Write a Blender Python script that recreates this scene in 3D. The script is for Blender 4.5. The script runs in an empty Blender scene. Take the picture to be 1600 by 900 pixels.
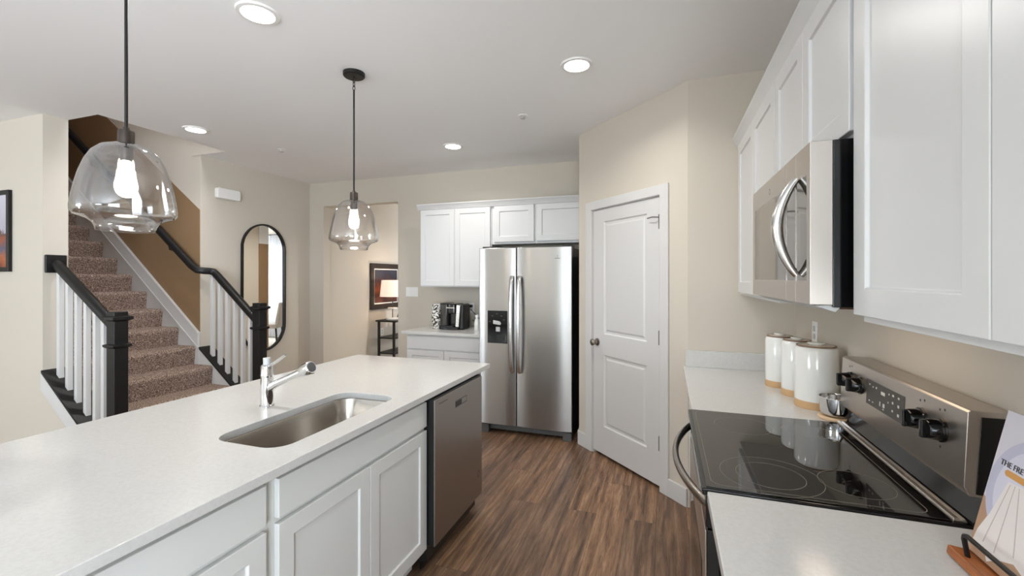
import bpy, bmesh, math, random
from mathutils import Vector, Matrix
random.seed(7)
SC = bpy.context.scene
COL = SC.collection
PI = math.pi
R = math.radians

# ------------------------------------------------------------------ camera, world, daylight, exposure
CAMZ = 1.475
cd = bpy.data.cameras.new('camera'); cam = bpy.data.objects.new('camera', cd); COL.objects.link(cam)
cam.location = (0, 0, CAMZ); cam.rotation_euler = (R(90), 0, R(19.03))
cd.sensor_width = 36; cd.lens = 36*691.7/1600; cd.shift_y = -15.8/1600; cd.clip_start = 0.02
SC.camera = cam
SC.view_settings.view_transform = 'Standard'; SC.view_settings.look = 'None'
SC.view_settings.gamma = 1.0; SC.view_settings.use_curve_mapping = False
SC.view_settings.exposure = 0.31
SC.cycles.use_denoising = True
SC.cycles.max_bounces = 10; SC.cycles.diffuse_bounces = 6; SC.cycles.glossy_bounces = 5
SC.cycles.transparent_max_bounces = 16; SC.cycles.transmission_bounces = 6
SC.cycles.sample_clamp_indirect = 4.0; SC.cycles.caustics_reflective = False; SC.cycles.caustics_refractive = False
wd = bpy.data.worlds.new('daylight'); SC.world = wd; wd.use_nodes = True
bg = wd.node_tree.nodes['Background']; bg.inputs[0].default_value = (0.86, 0.93, 1.0, 1); bg.inputs[1].default_value = 2.0

def area(name, loc, rot, sx, sy, power, color=(1, 1, 1)):
    l = bpy.data.lights.new(name, 'AREA'); l.shape = 'RECTANGLE'; l.size = sx; l.size_y = sy
    l.energy = power; l.color = color
    o = bpy.data.objects.new(name, l); COL.objects.link(o); o.location = loc; o.rotation_euler = rot
    return o
DAY = (0.88, 0.955, 1.09); FILL_TINT = (0.865, 0.965, 1.075)
# unseen windows added behind the camera for light; upward-tilted lamps brighten the ceiling
area('window_daylight', (-1.3, -8.22, 1.5), (R(-90), 0, PI), 2.1, 2.1, 18, DAY)
area('window_ground_bounce', (-1.3, -8.22, 1.2), (R(-120), 0, PI), 2.1, 1.5, 75, FILL_TINT)
area('window_daylight', (-8.72, -5.2, 1.45), (0, R(-90), 0), 2.0, 3.2, 60, DAY)
area('window_ground_bounce', (-8.72, -5.2, 1.2), (0, R(-120), 0), 1.5, 3.2, 190, FILL_TINT)
area('window_daylight', (1.02, -3.2, 1.45), (0, R(90), 0), 2.0, 3.6, 140, DAY)           # unseen glazing added behind the camera to light the mirror wall
area('window_ground_bounce', (1.02, -3.2, 1.1), (0, R(120), 0), 1.5, 3.6, 340, FILL_TINT)
area('window_daylight', (-0.2, 8.72, 1.35), (R(90), 0, PI), 2.0, 2.1, 55, DAY)          # curtained window of the dining room beyond
area('window_daylight', (1.42, 7.4, 1.4), (0, R(90), 0), 2.0, 1.5, 130, DAY)  # added lamp with no window behind it, brightens the wall through the doorway
area('upper_hall_daylight', (-3.6, 2.7, 5.25), (0, 0, 0), 1.0, 0.9, 55, DAY)             # daylight of the upper hall over the stairs

# ------------------------------------------------------------------ helpers
def lin(c):
    c = c/255.0
    return c/12.92 if c <= 0.04045 else ((c+0.055)/1.055)**2.4
def rgb(r, g, b): return (lin(r), lin(g), lin(b), 1.0)

def mat(name, color, rough=0.5, metal=0.0, spec=0.5, emit=None, estr=0.0, coat=0.0):
    m = bpy.data.materials.new(name); m.use_nodes = True
    p = m.node_tree.nodes['Principled BSDF']
    p.inputs['Base Color'].default_value = color; p.inputs['Roughness'].default_value = rough
    p.inputs['Metallic'].default_value = metal; p.inputs['Specular IOR Level'].default_value = spec
    if coat: p.inputs['Coat Weight'].default_value = coat; p.inputs['Coat Roughness'].default_value = 0.03
    if emit: p.inputs['Emission Color'].default_value = emit; p.inputs['Emission Strength'].default_value = estr
    return m
def nodes(m): return m.node_tree.nodes, m.node_tree.links, m.node_tree.nodes['Principled BSDF']
def pos_map(m, scale=(1, 1, 1), rot=(0, 0, 0), loc=(0, 0, 0)):
    N, L, p = nodes(m)
    g = N.new('ShaderNodeNewGeometry'); mp = N.new('ShaderNodeMapping')
    mp.inputs['Scale'].default_value = scale; mp.inputs['Rotation'].default_value = rot; mp.inputs['Location'].default_value = loc
    L.new(g.outputs['Position'], mp.inputs['Vector']); return mp
def ramp(m, src, stops):
    N, L, p = nodes(m)
    r = N.new('ShaderNodeValToRGB'); e = r.color_ramp.elements
    e[0].position, e[0].color = stops[0]; e[1].position, e[1].color = stops[-1]
    for s, c in stops[1:-1]:
        x = e.new(s); x.color = c
    L.new(src, r.inputs['Fac']); return r
def noise(m, vec, scale, detail=3, rough=0.5):
    N, L, p = nodes(m); n = N.new('ShaderNodeTexNoise'); n.inputs['Scale'].default_value = scale
    n.inputs['Detail'].default_value = detail; n.inputs['Roughness'].default_value = rough
    L.new(vec.outputs['Vector'], n.inputs['Vector']); return n
def bump(m, src, strength, dist=0.002):
    N, L, p = nodes(m); b = N.new('ShaderNodeBump'); b.inputs['Strength'].default_value = strength
    b.inputs['Distance'].default_value = dist; L.new(src, b.inputs['Height']); L.new(b.outputs['Normal'], p.inputs['Normal'])
def mixc(m, fac, a, b, mode='MIX'):
    N, L, p = nodes(m); x = N.new('ShaderNodeMix'); x.data_type = 'RGBA'; x.blend_type = mode
    if isinstance(fac, float): x.inputs[0].default_value = fac
    else: L.new(fac, x.inputs[0])
    for i, v in ((6, a), (7, b)):
        if isinstance(v, tuple): x.inputs[i].default_value = v
        else: L.new(v, x.inputs[i])
    return x.outputs[2]

def paint(name, color, rough=0.6, amt=0.02):
    m = mat(name, color, rough, spec=0.3)
    v = pos_map(m); n = noise(m, v, 180, 2); bump(m, n.outputs['Fac'], amt, 0.001)
    return m

def wood_floor():
    m = mat('floor_planks', rgb(110, 82, 62), 0.38, spec=0.4)
    N, L, p = nodes(m)
    v = pos_map(m, rot=(0, 0, R(90)), loc=(0.35, 0.05, 0))
    br = N.new('ShaderNodeTexBrick'); br.offset = 0.37; br.offset_frequency = 2
    br.inputs['Scale'].default_value = 1.0; br.inputs['Brick Width'].default_value = 1.22; br.inputs['Row Height'].default_value = 0.178
    br.inputs['Mortar Size'].default_value = 0.0009; br.inputs['Mortar Smooth'].default_value = 0.1; br.inputs['Bias'].default_value = 0
    br.inputs['Color1'].default_value = (0, 0, 0, 1); br.inputs['Color2'].default_value = (1, 1, 1, 1); br.inputs['Mortar'].default_value = (0.5, 0.5, 0.5, 1)
    L.new(v.outputs['Vector'], br.inputs['Vector'])
    # per plank shift of the grain
    sep = N.new('ShaderNodeVectorMath'); sep.operation = 'MULTIPLY_ADD'
    L.new(br.outputs['Color'], sep.inputs[0]); sep.inputs[1].default_value = (7.0, 5.0, 0)
    gm = N.new('ShaderNodeMapping'); gm.inputs['Scale'].default_value = (1.5, 20, 1)
    L.new(v.outputs['Vector'], gm.inputs['Vector']); L.new(gm.outputs['Vector'], sep.inputs[2])
    n1 = N.new('ShaderNodeTexNoise'); n1.inputs['Scale'].default_value = 1.3; n1.inputs['Detail'].default_value = 7; n1.inputs['Roughness'].default_value = 0.62; n1.inputs['Distortion'].default_value = 0.35
    L.new(sep.outputs[0], n1.inputs['Vector'])
    n2 = N.new('ShaderNodeTexNoise'); n2.inputs['Scale'].default_value = 9; n2.inputs['Detail'].default_value = 6; n2.inputs['Roughness'].default_value = 0.7
    L.new(sep.outputs[0], n2.inputs['Vector'])
    grain = ramp(m, n1.outputs['Fac'], [(0.30, rgb(74, 55, 43)), (0.43, rgb(117, 91, 72)), (0.55, rgb(143, 113, 89)), (0.72, rgb(176, 146, 117))])
    fine = ramp(m, n2.outputs['Fac'], [(0.33, (0.55, 0.53, 0.52, 1)), (0.6, (1.08, 1.08, 1.08, 1))])
    c = mixc(m, 0.8, grain.outputs['Color'], fine.outputs['Color'], 'MULTIPLY')
    tone = ramp(m, br.outputs['Color'], [(0.0, (0.72, 0.70, 0.70, 1)), (0.5, (0.95, 0.93, 0.92, 1)), (1.0, (1.22, 1.16, 1.08, 1))])
    c = mixc(m, 1.0, c, tone.outputs['Color'], 'MULTIPLY')
    kn_ = N.new('ShaderNodeTexNoise'); kn_.inputs['Scale'].default_value = 0.8; kn_.inputs['Detail'].default_value = 3
    km = N.new('ShaderNodeMapping'); km.inputs['Scale'].default_value = (0.32, 0.32, 1); L.new(sep.outputs[0], km.inputs['Vector'])
    L.new(km.outputs['Vector'], kn_.inputs['Vector'])
    patch = ramp(m, kn_.outputs['Fac'], [(0.33, (0.74, 0.74, 0.76, 1)), (0.55, (1.05, 1.04, 1.02, 1))])
    c = mixc(m, 0.8, c, patch.outputs['Color'], 'MULTIPLY')
    wv = N.new('ShaderNodeTexWave'); wv.inputs['Scale'].default_value = 0.55; wv.inputs['Distortion'].default_value = 7; wv.inputs['Detail'].default_value = 4; wv.inputs['Detail Roughness'].default_value = 0.65; wv.bands_direction = 'Y'
    L.new(sep.outputs[0], wv.inputs['Vector'])
    vein = ramp(m, wv.outputs['Fac'], [(0.0, (0.70, 0.67, 0.66, 1)), (0.16, (1, 1, 1, 1))])
    c = mixc(m, 0.6, c, vein.outputs['Color'], 'MULTIPLY')
    c = mixc(m, br.outputs['Fac'], c, rgb(58, 43, 34))
    L.new(c, p.inputs['Base Color'])
    bump(m, n2.outputs['Fac'], 0.12, 0.002)
    return m

def quartz():
    m = mat('white_quartz', rgb(226, 225, 222), 0.16, spec=0.5)
    N, L, p = nodes(m); v = pos_map(m)
    vo = N.new('ShaderNodeTexVoronoi'); vo.inputs['Scale'].default_value = 260; L.new(v.outputs['Vector'], vo.inputs['Vector'])
    r = ramp(m, vo.outputs['Distance'], [(0.0, rgb(178, 174, 168)), (0.17, rgb(203, 202, 199)), (1, rgb(205, 204, 201))])
    n = noise(m, v, 90, 2); r2 = ramp(m, n.outputs['Fac'], [(0.35, (0.955, 0.95, 0.945, 1)), (0.6, (1, 1, 1, 1))])
    L.new(mixc(m, 1.0, r.outputs['Color'], r2.outputs['Color'], 'MULTIPLY'), p.inputs['Base Color'])
    return m

def carpet(name, a, b, c):
    m = mat(name, b, 0.95, spec=0.05)
    N, L, p = nodes(m); v = pos_map(m); n = noise(m, v, 115, 3, 0.8)
    r = ramp(m, n.outputs['Fac'], [(0.36, a), (0.5, b), (0.64, c)])
    L.new(r.outputs['Color'], p.inputs['Base Color']); bump(m, n.outputs['Fac'], 1.0, 0.006)
    return m

def steel(name, color, rough=0.28, axis='z', streak=0.012, aniso=0.6):
    m = mat(name, color, rough, 1.0)
    N, L, p = nodes(m)
    sc = {'z': (260, 260, 1.2), 'y': (200, 1.2, 200), 'x': (1.2, 200, 200)}[axis]
    v = pos_map(m, sc); n = noise(m, v, 1.0, 2)
    r = ramp(m, n.outputs['Fac'], [(0.3, (rough-streak,)*3+(1,)), (0.7, (rough+streak,)*3+(1,))])
    L.new(r.outputs['Color'], p.inputs['Roughness'])
    return m

def glass_thin(name, tint=(1, 1, 1, 1), strength=1.0, ior=1.45):
    m = bpy.data.materials.new(name); m.use_nodes = True
    N, L = m.node_tree.nodes, m.node_tree.links
    N.remove(N['Principled BSDF'])
    t = N.new('ShaderNodeBsdfTransparent'); t.inputs[0].default_value = tint
    g = N.new('ShaderNodeBsdfGlossy'); g.inputs['Roughness'].default_value = 0.02
    f = N.new('ShaderNodeLayerWeight'); f.inputs[0].default_value = 0.5
    pw = N.new('ShaderNodeMath'); pw.operation = 'POWER'; pw.inputs[1].default_value = 3.5
    L.new(f.outputs['Facing'], pw.inputs[0])
    mm = N.new('ShaderNodeMath'); mm.operation = 'MULTIPLY_ADD'; mm.inputs[1].default_value = 0.62*strength; mm.inputs[2].default_value = 0.05*strength; mm.use_clamp = True
    mx = N.new('ShaderNodeMixShader'); L.new(pw.outputs[0], mm.inputs[0]); L.new(mm.outputs[0], mx.inputs[0])
    L.new(t.outputs[0], mx.inputs[1]); L.new(g.outputs[0], mx.inputs[2]); L.new(mx.outputs[0], N['Material Output'].inputs[0])
    return m

M = {}
M['wall'] = paint('beige_wall_paint', rgb(203, 195, 182), 0.7)
M['brown'] = paint('brown_accent_paint', rgb(138, 111, 82), 0.6)
M['ceiling'] = paint('ceiling_paint', rgb(242, 242, 242), 0.85)
M['trim'] = mat("white_trim_paint", rgb(208, 207, 205), 0.35)
M['cab'] = mat("white_cabinet_paint", rgb(210, 210, 209), 0.32)
M['island_cab'] = mat('grey_white_cabinet_paint', rgb(214, 215, 212), 0.34)
M['floor'] = wood_floor()
M['quartz'] = quartz()
M['carpet'] = carpet('stair_carpet', rgb(70, 55, 48), rgb(142, 120, 107), rgb(222, 202, 188))
M['carpet2'] = carpet('pale_carpet', rgb(170, 160, 148), rgb(196, 188, 176), rgb(214, 206, 196))
M['black'] = mat('black_wood', rgb(24, 23, 23), 0.42, spec=0.35)
M['blackmetal'] = mat('black_metal', rgb(30, 28, 27), 0.42, 0.4)
M['bronze'] = mat('dark_bronze', rgb(66, 58, 52), 0.4, 0.6)
M['steel'] = steel('fridge_steel', rgb(168, 166, 163), 0.28, 'z', 0.006)
def brushed(m, amount, rot):
    N, L, p = nodes(m); t = N.new('ShaderNodeTangent'); t.direction_type = 'RADIAL'; t.axis = 'Z'
    L.new(t.outputs[0], p.inputs['Tangent']); p.inputs['Anisotropic'].default_value = amount; p.inputs['Anisotropic Rotation'].default_value = rot
brushed(M['steel'], 0.75, 0.25)
M['steel_dw'] = steel('dishwasher_steel', rgb(164, 158, 152), 0.33, 'z', 0.004)
M['steel_range'] = steel('range_steel', rgb(196, 188, 180), 0.33, 'y', 0.005)
M['sink'] = steel('sink_steel', rgb(182, 176, 168), 0.22, 'y')
M['chrome'] = mat('chrome', rgb(225, 225, 225), 0.05, 1.0)
M['nickel'] = mat('satin_nickel', rgb(160, 152, 144), 0.25, 1.0)
M['brightsteel'] = mat('bright_handle_steel', rgb(205, 204, 202), 0.22, 1.0)
M['blackglass'] = mat('black_glass', rgb(10, 10, 10), 0.03, 0, 0.75)
M['cooktop'] = mat('cooktop_glass', rgb(14, 12, 11), 0.03, 0, 1.0)
M['dispenser'] = mat('dispenser_black', rgb(9, 9, 9), 0.3, spec=0.3)
M['blackplastic'] = mat('black_plastic', rgb(20, 20, 20), 0.35)
M['glossblack'] = mat('gloss_black_plastic', rgb(12, 12, 13), 0.1)
M['greyplastic'] = mat('grey_plastic', rgb(78, 78, 77), 0.5)
M['lightplastic'] = mat('light_grey_plastic', rgb(190, 190, 188), 0.4)
M['whiteplastic'] = mat('white_plastic', rgb(238, 237, 234), 0.4)
M['ring'] = mat('burner_marking', rgb(120, 110, 100), 0.4)
M['mark'] = mat('pale_marking', rgb(205, 203, 198), 0.5)
M['darkmark'] = mat('dark_marking', rgb(70, 66, 62), 0.5)
M['mirror'] = mat('mirror_silver', rgb(235, 235, 232), 0.0, 1.0)
M['glass'] = glass_thin('pendant_glass', (0.982, 0.976, 0.972, 1), 2.0)
M['pane'] = glass_thin('window_glass', (0.96, 0.97, 0.97, 1), 1.0)
M['bulb'] = mat('bulb_glow', (1, 1, 1, 1), 0.3, emit=(1, 0.90, 0.78, 1), estr=2.6)
M['downlight'] = mat('downlight_glow', (1, 1, 1, 1), 0.4, emit=(1, 0.97, 0.93, 1), estr=16)
M['shade'] = mat('lamp_shade_cloth', rgb(240, 222, 205), 0.8, emit=(1, 0.80, 0.64, 1), estr=0.4)
M['curtain'] = mat('sheer_curtain', rgb(222, 222, 222), 0.8)
def sheer():
    m = M['curtain']; N, L, p = nodes(m)
    t = N.new('ShaderNodeBsdfTranslucent'); t.inputs[0].default_value = rgb(245, 245, 245); tr = N.new('ShaderNodeBsdfTransparent')
    a = N.new('ShaderNodeMixShader'); a.inputs[0].default_value = 0.5; b = N.new('ShaderNodeMixShader'); b.inputs[0].default_value = 0.08
    L.new(p.outputs[0], a.inputs[1]); L.new(t.outputs[0], a.inputs[2]); L.new(a.outputs[0], b.inputs[1]); L.new(tr.outputs[0], b.inputs[2]); L.new(b.outputs[0], N['Material Output'].inputs[0])
sheer()
M['ceramic'] = mat('white_glazed_ceramic', rgb(228, 228, 224), 0.1, coat=0.3)
M['clay'] = mat('tan_unglazed_clay', rgb(196, 160, 118), 0.8)
M['lidrim'] = mat('brown_lid_edge', rgb(120, 92, 72), 0.5)
M['lid'] = mat('ceramic_lid', rgb(216, 200, 184), 0.25)
M['cork'] = mat('pale_wood_coaster', rgb(214, 182, 146), 0.6)
M['stone'] = mat('white_marble', rgb(232, 229, 224), 0.3)
M['paper'] = mat('page_paper', rgb(236, 232, 224), 0.8)

def orange_wood():
    m = mat('orange_stained_wood', rgb(160, 90, 45), 0.4); N, L, p = nodes(m)
    v = pos_map(m, (30, 4, 30)); n = noise(m, v, 2.5, 5)
    r = ramp(m, n.outputs['Fac'], [(0.3, rgb(118, 62, 30)), (0.7, rgb(186, 112, 58))]); L.new(r.outputs['Color'], p.inputs['Base Color']); return m
M['owood'] = orange_wood()
def pattern():
    m = mat('black_white_mosaic', rgb(220, 218, 212), 0.5); N, L, p = nodes(m)
    v = pos_map(m); vo = N.new('ShaderNodeTexVoronoi'); vo.inputs['Scale'].default_value = 85; L.new(v.outputs['Vector'], vo.inputs['Vector'])
    sx = N.new('ShaderNodeSeparateColor'); L.new(vo.outputs['Color'], sx.inputs[0])
    r = ramp(m, sx.outputs[0], [(0.42, rgb(46, 42, 38)), (0.5, rgb(232, 229, 222))]); r.color_ramp.interpolation = 'CONSTANT'
    L.new(r.outputs['Color'], p.inputs['Base Color']); return m
M['mosaic'] = pattern()
def art(name, stops, zlo, zhi, scale):
    m = mat(name, stops[0][1], 0.5); N, L, p = nodes(m)
    v = pos_map(m); s = N.new('ShaderNodeSeparateXYZ'); L.new(v.outputs['Vector'], s.inputs[0])
    n = noise(m, v, scale, 6, 0.65)
    mr = N.new('ShaderNodeMapRange'); mr.inputs[1].default_value = zlo; mr.inputs[2].default_value = zhi; L.new(s.outputs['Z'], mr.inputs[0])
    a = N.new('ShaderNodeMath'); a.operation = 'MULTIPLY_ADD'; a.inputs[1].default_value = 0.55; L.new(n.outputs['Fac'], a.inputs[0]); L.new(mr.outputs[0], a.inputs[2])
    b = N.new('ShaderNodeMath'); b.operation = 'SUBTRACT'; b.inputs[1].default_value = 0.27; L.new(a.outputs[0], b.inputs[0])
    r = ramp(m, b.outputs[0], stops); L.new(r.outputs['Color'], p.inputs['Base Color']); return m
M['art1'] = art('abstract_landscape_painting', [(0.0, rgb(110, 52, 32)), (0.16, rgb(176, 96, 54)), (0.26, rgb(74, 84, 108)), (0.36, rgb(150, 78, 46)), (0.48, rgb(84, 62, 62)), (0.53, rgb(176, 172, 184)), (1.0, rgb(200, 198, 208))], 1.56, 2.15, 7)
M['art2'] = art('dark_sunset_painting', [(0.0, rgb(38, 22, 18)), (0.25, rgb(92, 44, 26)), (0.42, rgb(176, 88, 44)), (0.55, rgb(98, 50, 44)), (0.75, rgb(38, 38, 50)), (1.0, rgb(52, 54, 68))], 1.02, 1.66, 5)

class B:
    def __init__(s): s.m = bmesh.new()
    def face(s, pts):
        return s.m.faces.new([s.m.verts.new(p) for p in pts])
    def box(s, x0, x1, y0, y1, z0, z1):
        x0, x1 = min(x0, x1), max(x0, x1); y0, y1 = min(y0, y1), max(y0, y1); z0, z1 = min(z0, z1), max(z0, z1)
        v = [s.m.verts.new(p) for p in ((x0,y0,z0),(x1,y0,z0),(x1,y1,z0),(x0,y1,z0),(x0,y0,z1),(x1,y0,z1),(x1,y1,z1),(x0,y1,z1))]
        for f in ((3,2,1,0),(4,5,6,7),(0,1,5,4),(1,2,6,5),(2,3,7,6),(3,0,4,7)): s.m.faces.new([v[i] for i in f])
        return s
    def prism(s, pts, axis, a, b):
        # pts 2D; axis x: (y,z), y: (x,z), z: (x,y)
        def P(p, t): return (t, p[0], p[1]) if axis == 'x' else (p[0], t, p[1]) if axis == 'y' else (p[0], p[1], t)
        A = [s.m.verts.new(P(p, a)) for p in pts]; C = [s.m.verts.new(P(p, b)) for p in pts]
        n = len(pts)
        s.m.faces.new(A); s.m.faces.new(C[::-1])
        for i in range(n): s.m.faces.new((A[i], C[i], C[(i+1) % n], A[(i+1) % n]))
        return s
    def ringloft(s, rings, cap0=True, cap1=True, closed=True):
        V = [[s.m.verts.new(p) for p in r] for r in rings]; n = len(V[0])
        for a, b in zip(V, V[1:]):
            for i in range(n if closed else n-1): s.m.faces.new((a[i], a[(i+1) % n], b[(i+1) % n], b[i]))
        if cap0: s.m.faces.new(V[0][::-1])
        if cap1: s.m.faces.new(V[-1])
        return s
    def cyl(s, p0, p1, r0, r1=None, n=20, cap=True):
        return s.sweep([p0, p1], [r0, r0 if r1 is None else r1], n, cap)
    def sweep(s, pts, rad, n=12, cap=True, flat=1.0, up=None, closed=False):
        pts = [Vector(p) for p in pts]; k = len(pts)
        if not isinstance(rad, (list, tuple)): rad = [rad]*k
        rings = []; prev = None
        for i, p in enumerate(pts):
            if closed: t = (pts[(i+1) % k]-pts[i-1]).normalized()
            else: t = ((pts[min(i+1, k-1)]-pts[max(i-1, 0)])).normalized()
            if up is not None: u = Vector(up)-t*Vector(up).dot(t)
            elif prev is not None: u = prev-t*prev.dot(t)
            else:
                q = Vector((0, 0, 1)) if abs(t.z) < 0.9 else Vector((1, 0, 0)); u = q-t*q.dot(t)
            u.normalize(); prev = u; w = t.cross(u)
            rings.append([p+u*math.cos(a)*rad[i]+w*math.sin(a)*rad[i]*flat for a in [2*PI*j/n for j in range(n)]])
        if closed:
            V = [[s.m.verts.new(p) for p in r] for r in rings]
            for a, b in zip(V, V[1:]+V[:1]):
                for i in range(n): s.m.faces.new((a[i], a[(i+1) % n], b[(i+1) % n], b[i]))
            return s
        return s.ringloft(rings, cap, cap)
    def profile(s, pts, section, up=(0, 0, 1)):
        # sweep a 2D section (side, up) with mitred vertical-plane cuts
        pts = [Vector(p) for p in pts]; k = len(pts); rings = []
        for i, p in enumerate(pts):
            t = (pts[min(i+1, k-1)]-pts[max(i-1, 0)]).normalized()
            u = Vector(up)-t*Vector(up).dot(t); u.normalize(); w = t.cross(u)
            rings.append([p+w*a+u*b for a, b in section])
        return s.ringloft(rings)
    def lathe(s, prof, c=(0, 0, 0), n=32, cap0=False, cap1=False):
        c = Vector(c)
        rings = [[c+Vector((r*math.cos(2*PI*j/n), r*math.sin(2*PI*j/n), z)) for j in range(n)] for r, z in prof]
        return s.ringloft(rings, cap0, cap1)
    def panel(s, O, U, V, w, h, t, panels=(), rings=((0, 0), (0.004, -0.008))):
        O, U, V = Vector(O), Vector(U).normalized(), Vector(V).normalized(); N = U.cross(V)
        us = sorted({0, w, *[a for p in panels for a in p[:2]]}); vs = sorted({0, h, *[a for p in panels for a in p[2:]]})
        def P(u, v, d=0): return O+U*u+V*v+N*d
        def inside(u, v): return next((p for p in panels if p[0] < u < p[1] and p[2] < v < p[3]), None)
        for u0, u1 in zip(us, us[1:]):
            for v0, v1 in zip(vs, vs[1:]):
                if not inside((u0+u1)/2, (v0+v1)/2): s.face((P(u0, v0), P(u1, v0), P(u1, v1), P(u0, v1)))
        for a, b, c, d in panels:
            prev = None
            for ins, dep in rings:
                r = [P(a+ins, c+ins, dep), P(b-ins, c+ins, dep), P(b-ins, d-ins, dep), P(a+ins, d-ins, dep)]
                if prev:
                    for i in range(4): s.face((prev[i], prev[(i+1) % 4], r[(i+1) % 4], r[i]))
                prev = r
            s.face(prev)
        for u0, u1 in zip(us, us[1:]):
            s.face((P(u0, 0, -t), P(u1, 0, -t), P(u1, 0), P(u0, 0))); s.face((P(u0, h), P(u1, h), P(u1, h, -t), P(u0, h, -t)))
        for v0, v1 in zip(vs, vs[1:]):
            s.face((P(0, v0, -t), P(0, v0), P(0, v1), P(0, v1, -t))); s.face((P(w, v0), P(w, v0, -t), P(w, v1, -t), P(w, v1)))
        s.face([P(u, 0, -t) for u in us][::-1]+[P(0, v, -t) for v in vs][1:]+[P(u, h, -t) for u in us][1:]+[P(w, v, -t) for v in vs][1:-1][::-1])
        bmesh.ops.remove_doubles(s.m, verts=s.m.verts, dist=1e-5)
        return s

WM = {}
def props(o, label=None, cat=None, group=None, kind=None):
    if label: o['label'] = label
    if cat: o['category'] = cat
    if group: o['group'] = group
    if kind: o['kind'] = kind
    return o
def obj(name, b, m, parent=None, bevel=0.0, smooth=True, label=None, cat=None, group=None, kind=None, local=False, seg=2, sharp=35):
    bm = b.m
    bmesh.ops.recalc_face_normals(bm, faces=bm.faces)
    mw = WM.get(parent.name, Matrix.Identity(4)) if parent else Matrix.Identity(4)
    if parent and not local: bm.transform(mw.inverted())
    me = bpy.data.meshes.new(name); bm.to_mesh(me); bm.free()
    if smooth:
        for p in me.polygons: p.use_smooth = True
        me.set_sharp_from_angle(angle=R(sharp))
    me.materials.append(M[m] if isinstance(m, str) else m)
    o = bpy.data.objects.new(name, me); COL.objects.link(o)
    if parent: o.parent = parent; WM[o.name] = mw
    if bevel:
        md = o.modifiers.new('bevel', 'BEVEL'); md.width = bevel; md.segments = seg; md.limit_method = 'ANGLE'; md.angle_limit = R(35); md.harden_normals = True
    return props(o, label, cat, group, kind)
def thing(name, label, cat, loc, rz=0, group=None, kind=None):
    o = bpy.data.objects.new(name, None); COL.objects.link(o); o.location = loc; o.rotation_euler = (0, 0, rz); o.empty_display_size = 0.1
    WM[o.name] = Matrix.Translation(loc) @ Matrix.Rotation(rz, 4, 'Z')
    return props(o, label, cat, group, kind)
def box(*a): return B().box(*a)
def struct(name, b, m, label, cat, bevel=0.0):
    return obj(name, b, m, None, bevel, label=label, cat=cat, kind='structure')
def text(name, body, size, m, parent, origin, U, V, depth=0.0004, align='LEFT'):
    cu = bpy.data.curves.new(name, 'FONT'); cu.body = body; cu.size = size; cu.extrude = depth; cu.align_x = align
    tmp = bpy.data.objects.new('lettering', cu); COL.objects.link(tmp)
    bpy.context.view_layer.update()
    me = bpy.data.meshes.new_from_object(tmp.evaluated_get(bpy.context.evaluated_depsgraph_get()))
    bpy.data.objects.remove(tmp); bpy.data.curves.remove(cu)
    U, V = Vector(U).normalized(), Vector(V).normalized(); N = U.cross(V)
    mw = Matrix((U, V, N)).transposed().to_4x4(); mw.translation = Vector(origin)
    me.transform(WM[parent.name].inverted() @ mw); me.materials.clear(); me.materials.append(M[m])
    o = bpy.data.objects.new(name, me); COL.objects.link(o); o.parent = parent
    return o
def rrect(cx, cy, hx, hy, r, n=6):
    out = []
    for sx, sy, a0 in ((1, 1, 0), (-1, 1, 90), (-1, -1, 180), (1, -1, 270)):
        for i in range(n+1):
            a = R(a0+90*i/n); out.append((cx+sx*(hx-r)+r*math.cos(a), cy+sy*(hy-r)+r*math.sin(a)))
    return out

# ------------------------------------------------------------------ room shell
C = 2.743; CT = 0.908
XR, YE, YB, XM, YS, YP = 0.744, 3.06, 4.76, -4.53, 3.27, 2.045
struct('floor', box(-8.6, 1.0, -1.5, 4.76, -0.12, 0), 'floor', 'brown wood plank kitchen floor', 'floor')
struct('floor_living', box(-8.6, 1.0, -8.1, -1.5, -0.12, 0), 'carpet2', 'pale carpet of the living area behind the kitchen', 'floor')  # pale floor out of view, added to throw light up at the ceiling
struct('floor_hall', box(-4.47, 1.7, 4.76, 8.7, -0.12, 0), 'carpet2', 'pale carpet floor of the room through the doorway', 'floor')
struct('ceiling', B().prism([(-8.6, -8.1), (0.9, -8.1), (0.9, 4.88), (-4.65, 4.88), (-4.65, YS), (-4.16, YS), (-4.16, 2.2), (-8.6, 2.2)], 'z', C, C+0.3), 'ceiling', 'white kitchen ceiling with a stairwell opening', 'ceiling')
struct('ceiling_hall', box(-4.47, 1.7, 4.88, 8.7, C, C+0.2), 'ceiling', 'white ceiling of the room through the doorway', 'ceiling')
struct('ceiling_stairwell', box(-8.7, -2.9, 2.05, 3.5, 5.3, 5.4), 'ceiling', 'ceiling high above the staircase', 'ceiling')

struct('wall_end', box(0.14, XR, YE, 3.18, 0, C), 'wall', 'beige wall at the far end of the right worktop', 'wall')
PO = (-0.72, 3.92, 0)                       # left end of the angled pantry wall
wp = thing('wall_pantry', 'beige angled wall around the white pantry door', 'wall', PO, R(-45), kind='structure')
obj('wall_surface', B().prism([(0, 0), (0.20, 0), (0.20, 2.055), (0.982, 2.055), (0.982, 0), (1.2162, 0), (1.2162, C), (0, C)], 'y', 0, 0.1), 'wall', wp, local=True)
struct('wall_nook', box(-0.72, -0.62, 3.93, 4.76, 0, C), 'wall', 'beige side wall of the fridge nook', 'wall')
struct('wall_back', B().prism([(XM, 0), (-4.30, 0), (-4.30, 2.427), (-3.146, 2.427), (-3.146, 0), (-0.62, 0), (-0.62, C), (XM, C)], 'y', YB, 4.88), 'wall', 'beige back wall with an open doorway', 'wall')
struct('wall_mirror', box(-4.65, XM, YS, 4.88, 0, C), 'wall', 'beige wall behind the tall black framed mirror', 'wall')
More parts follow.
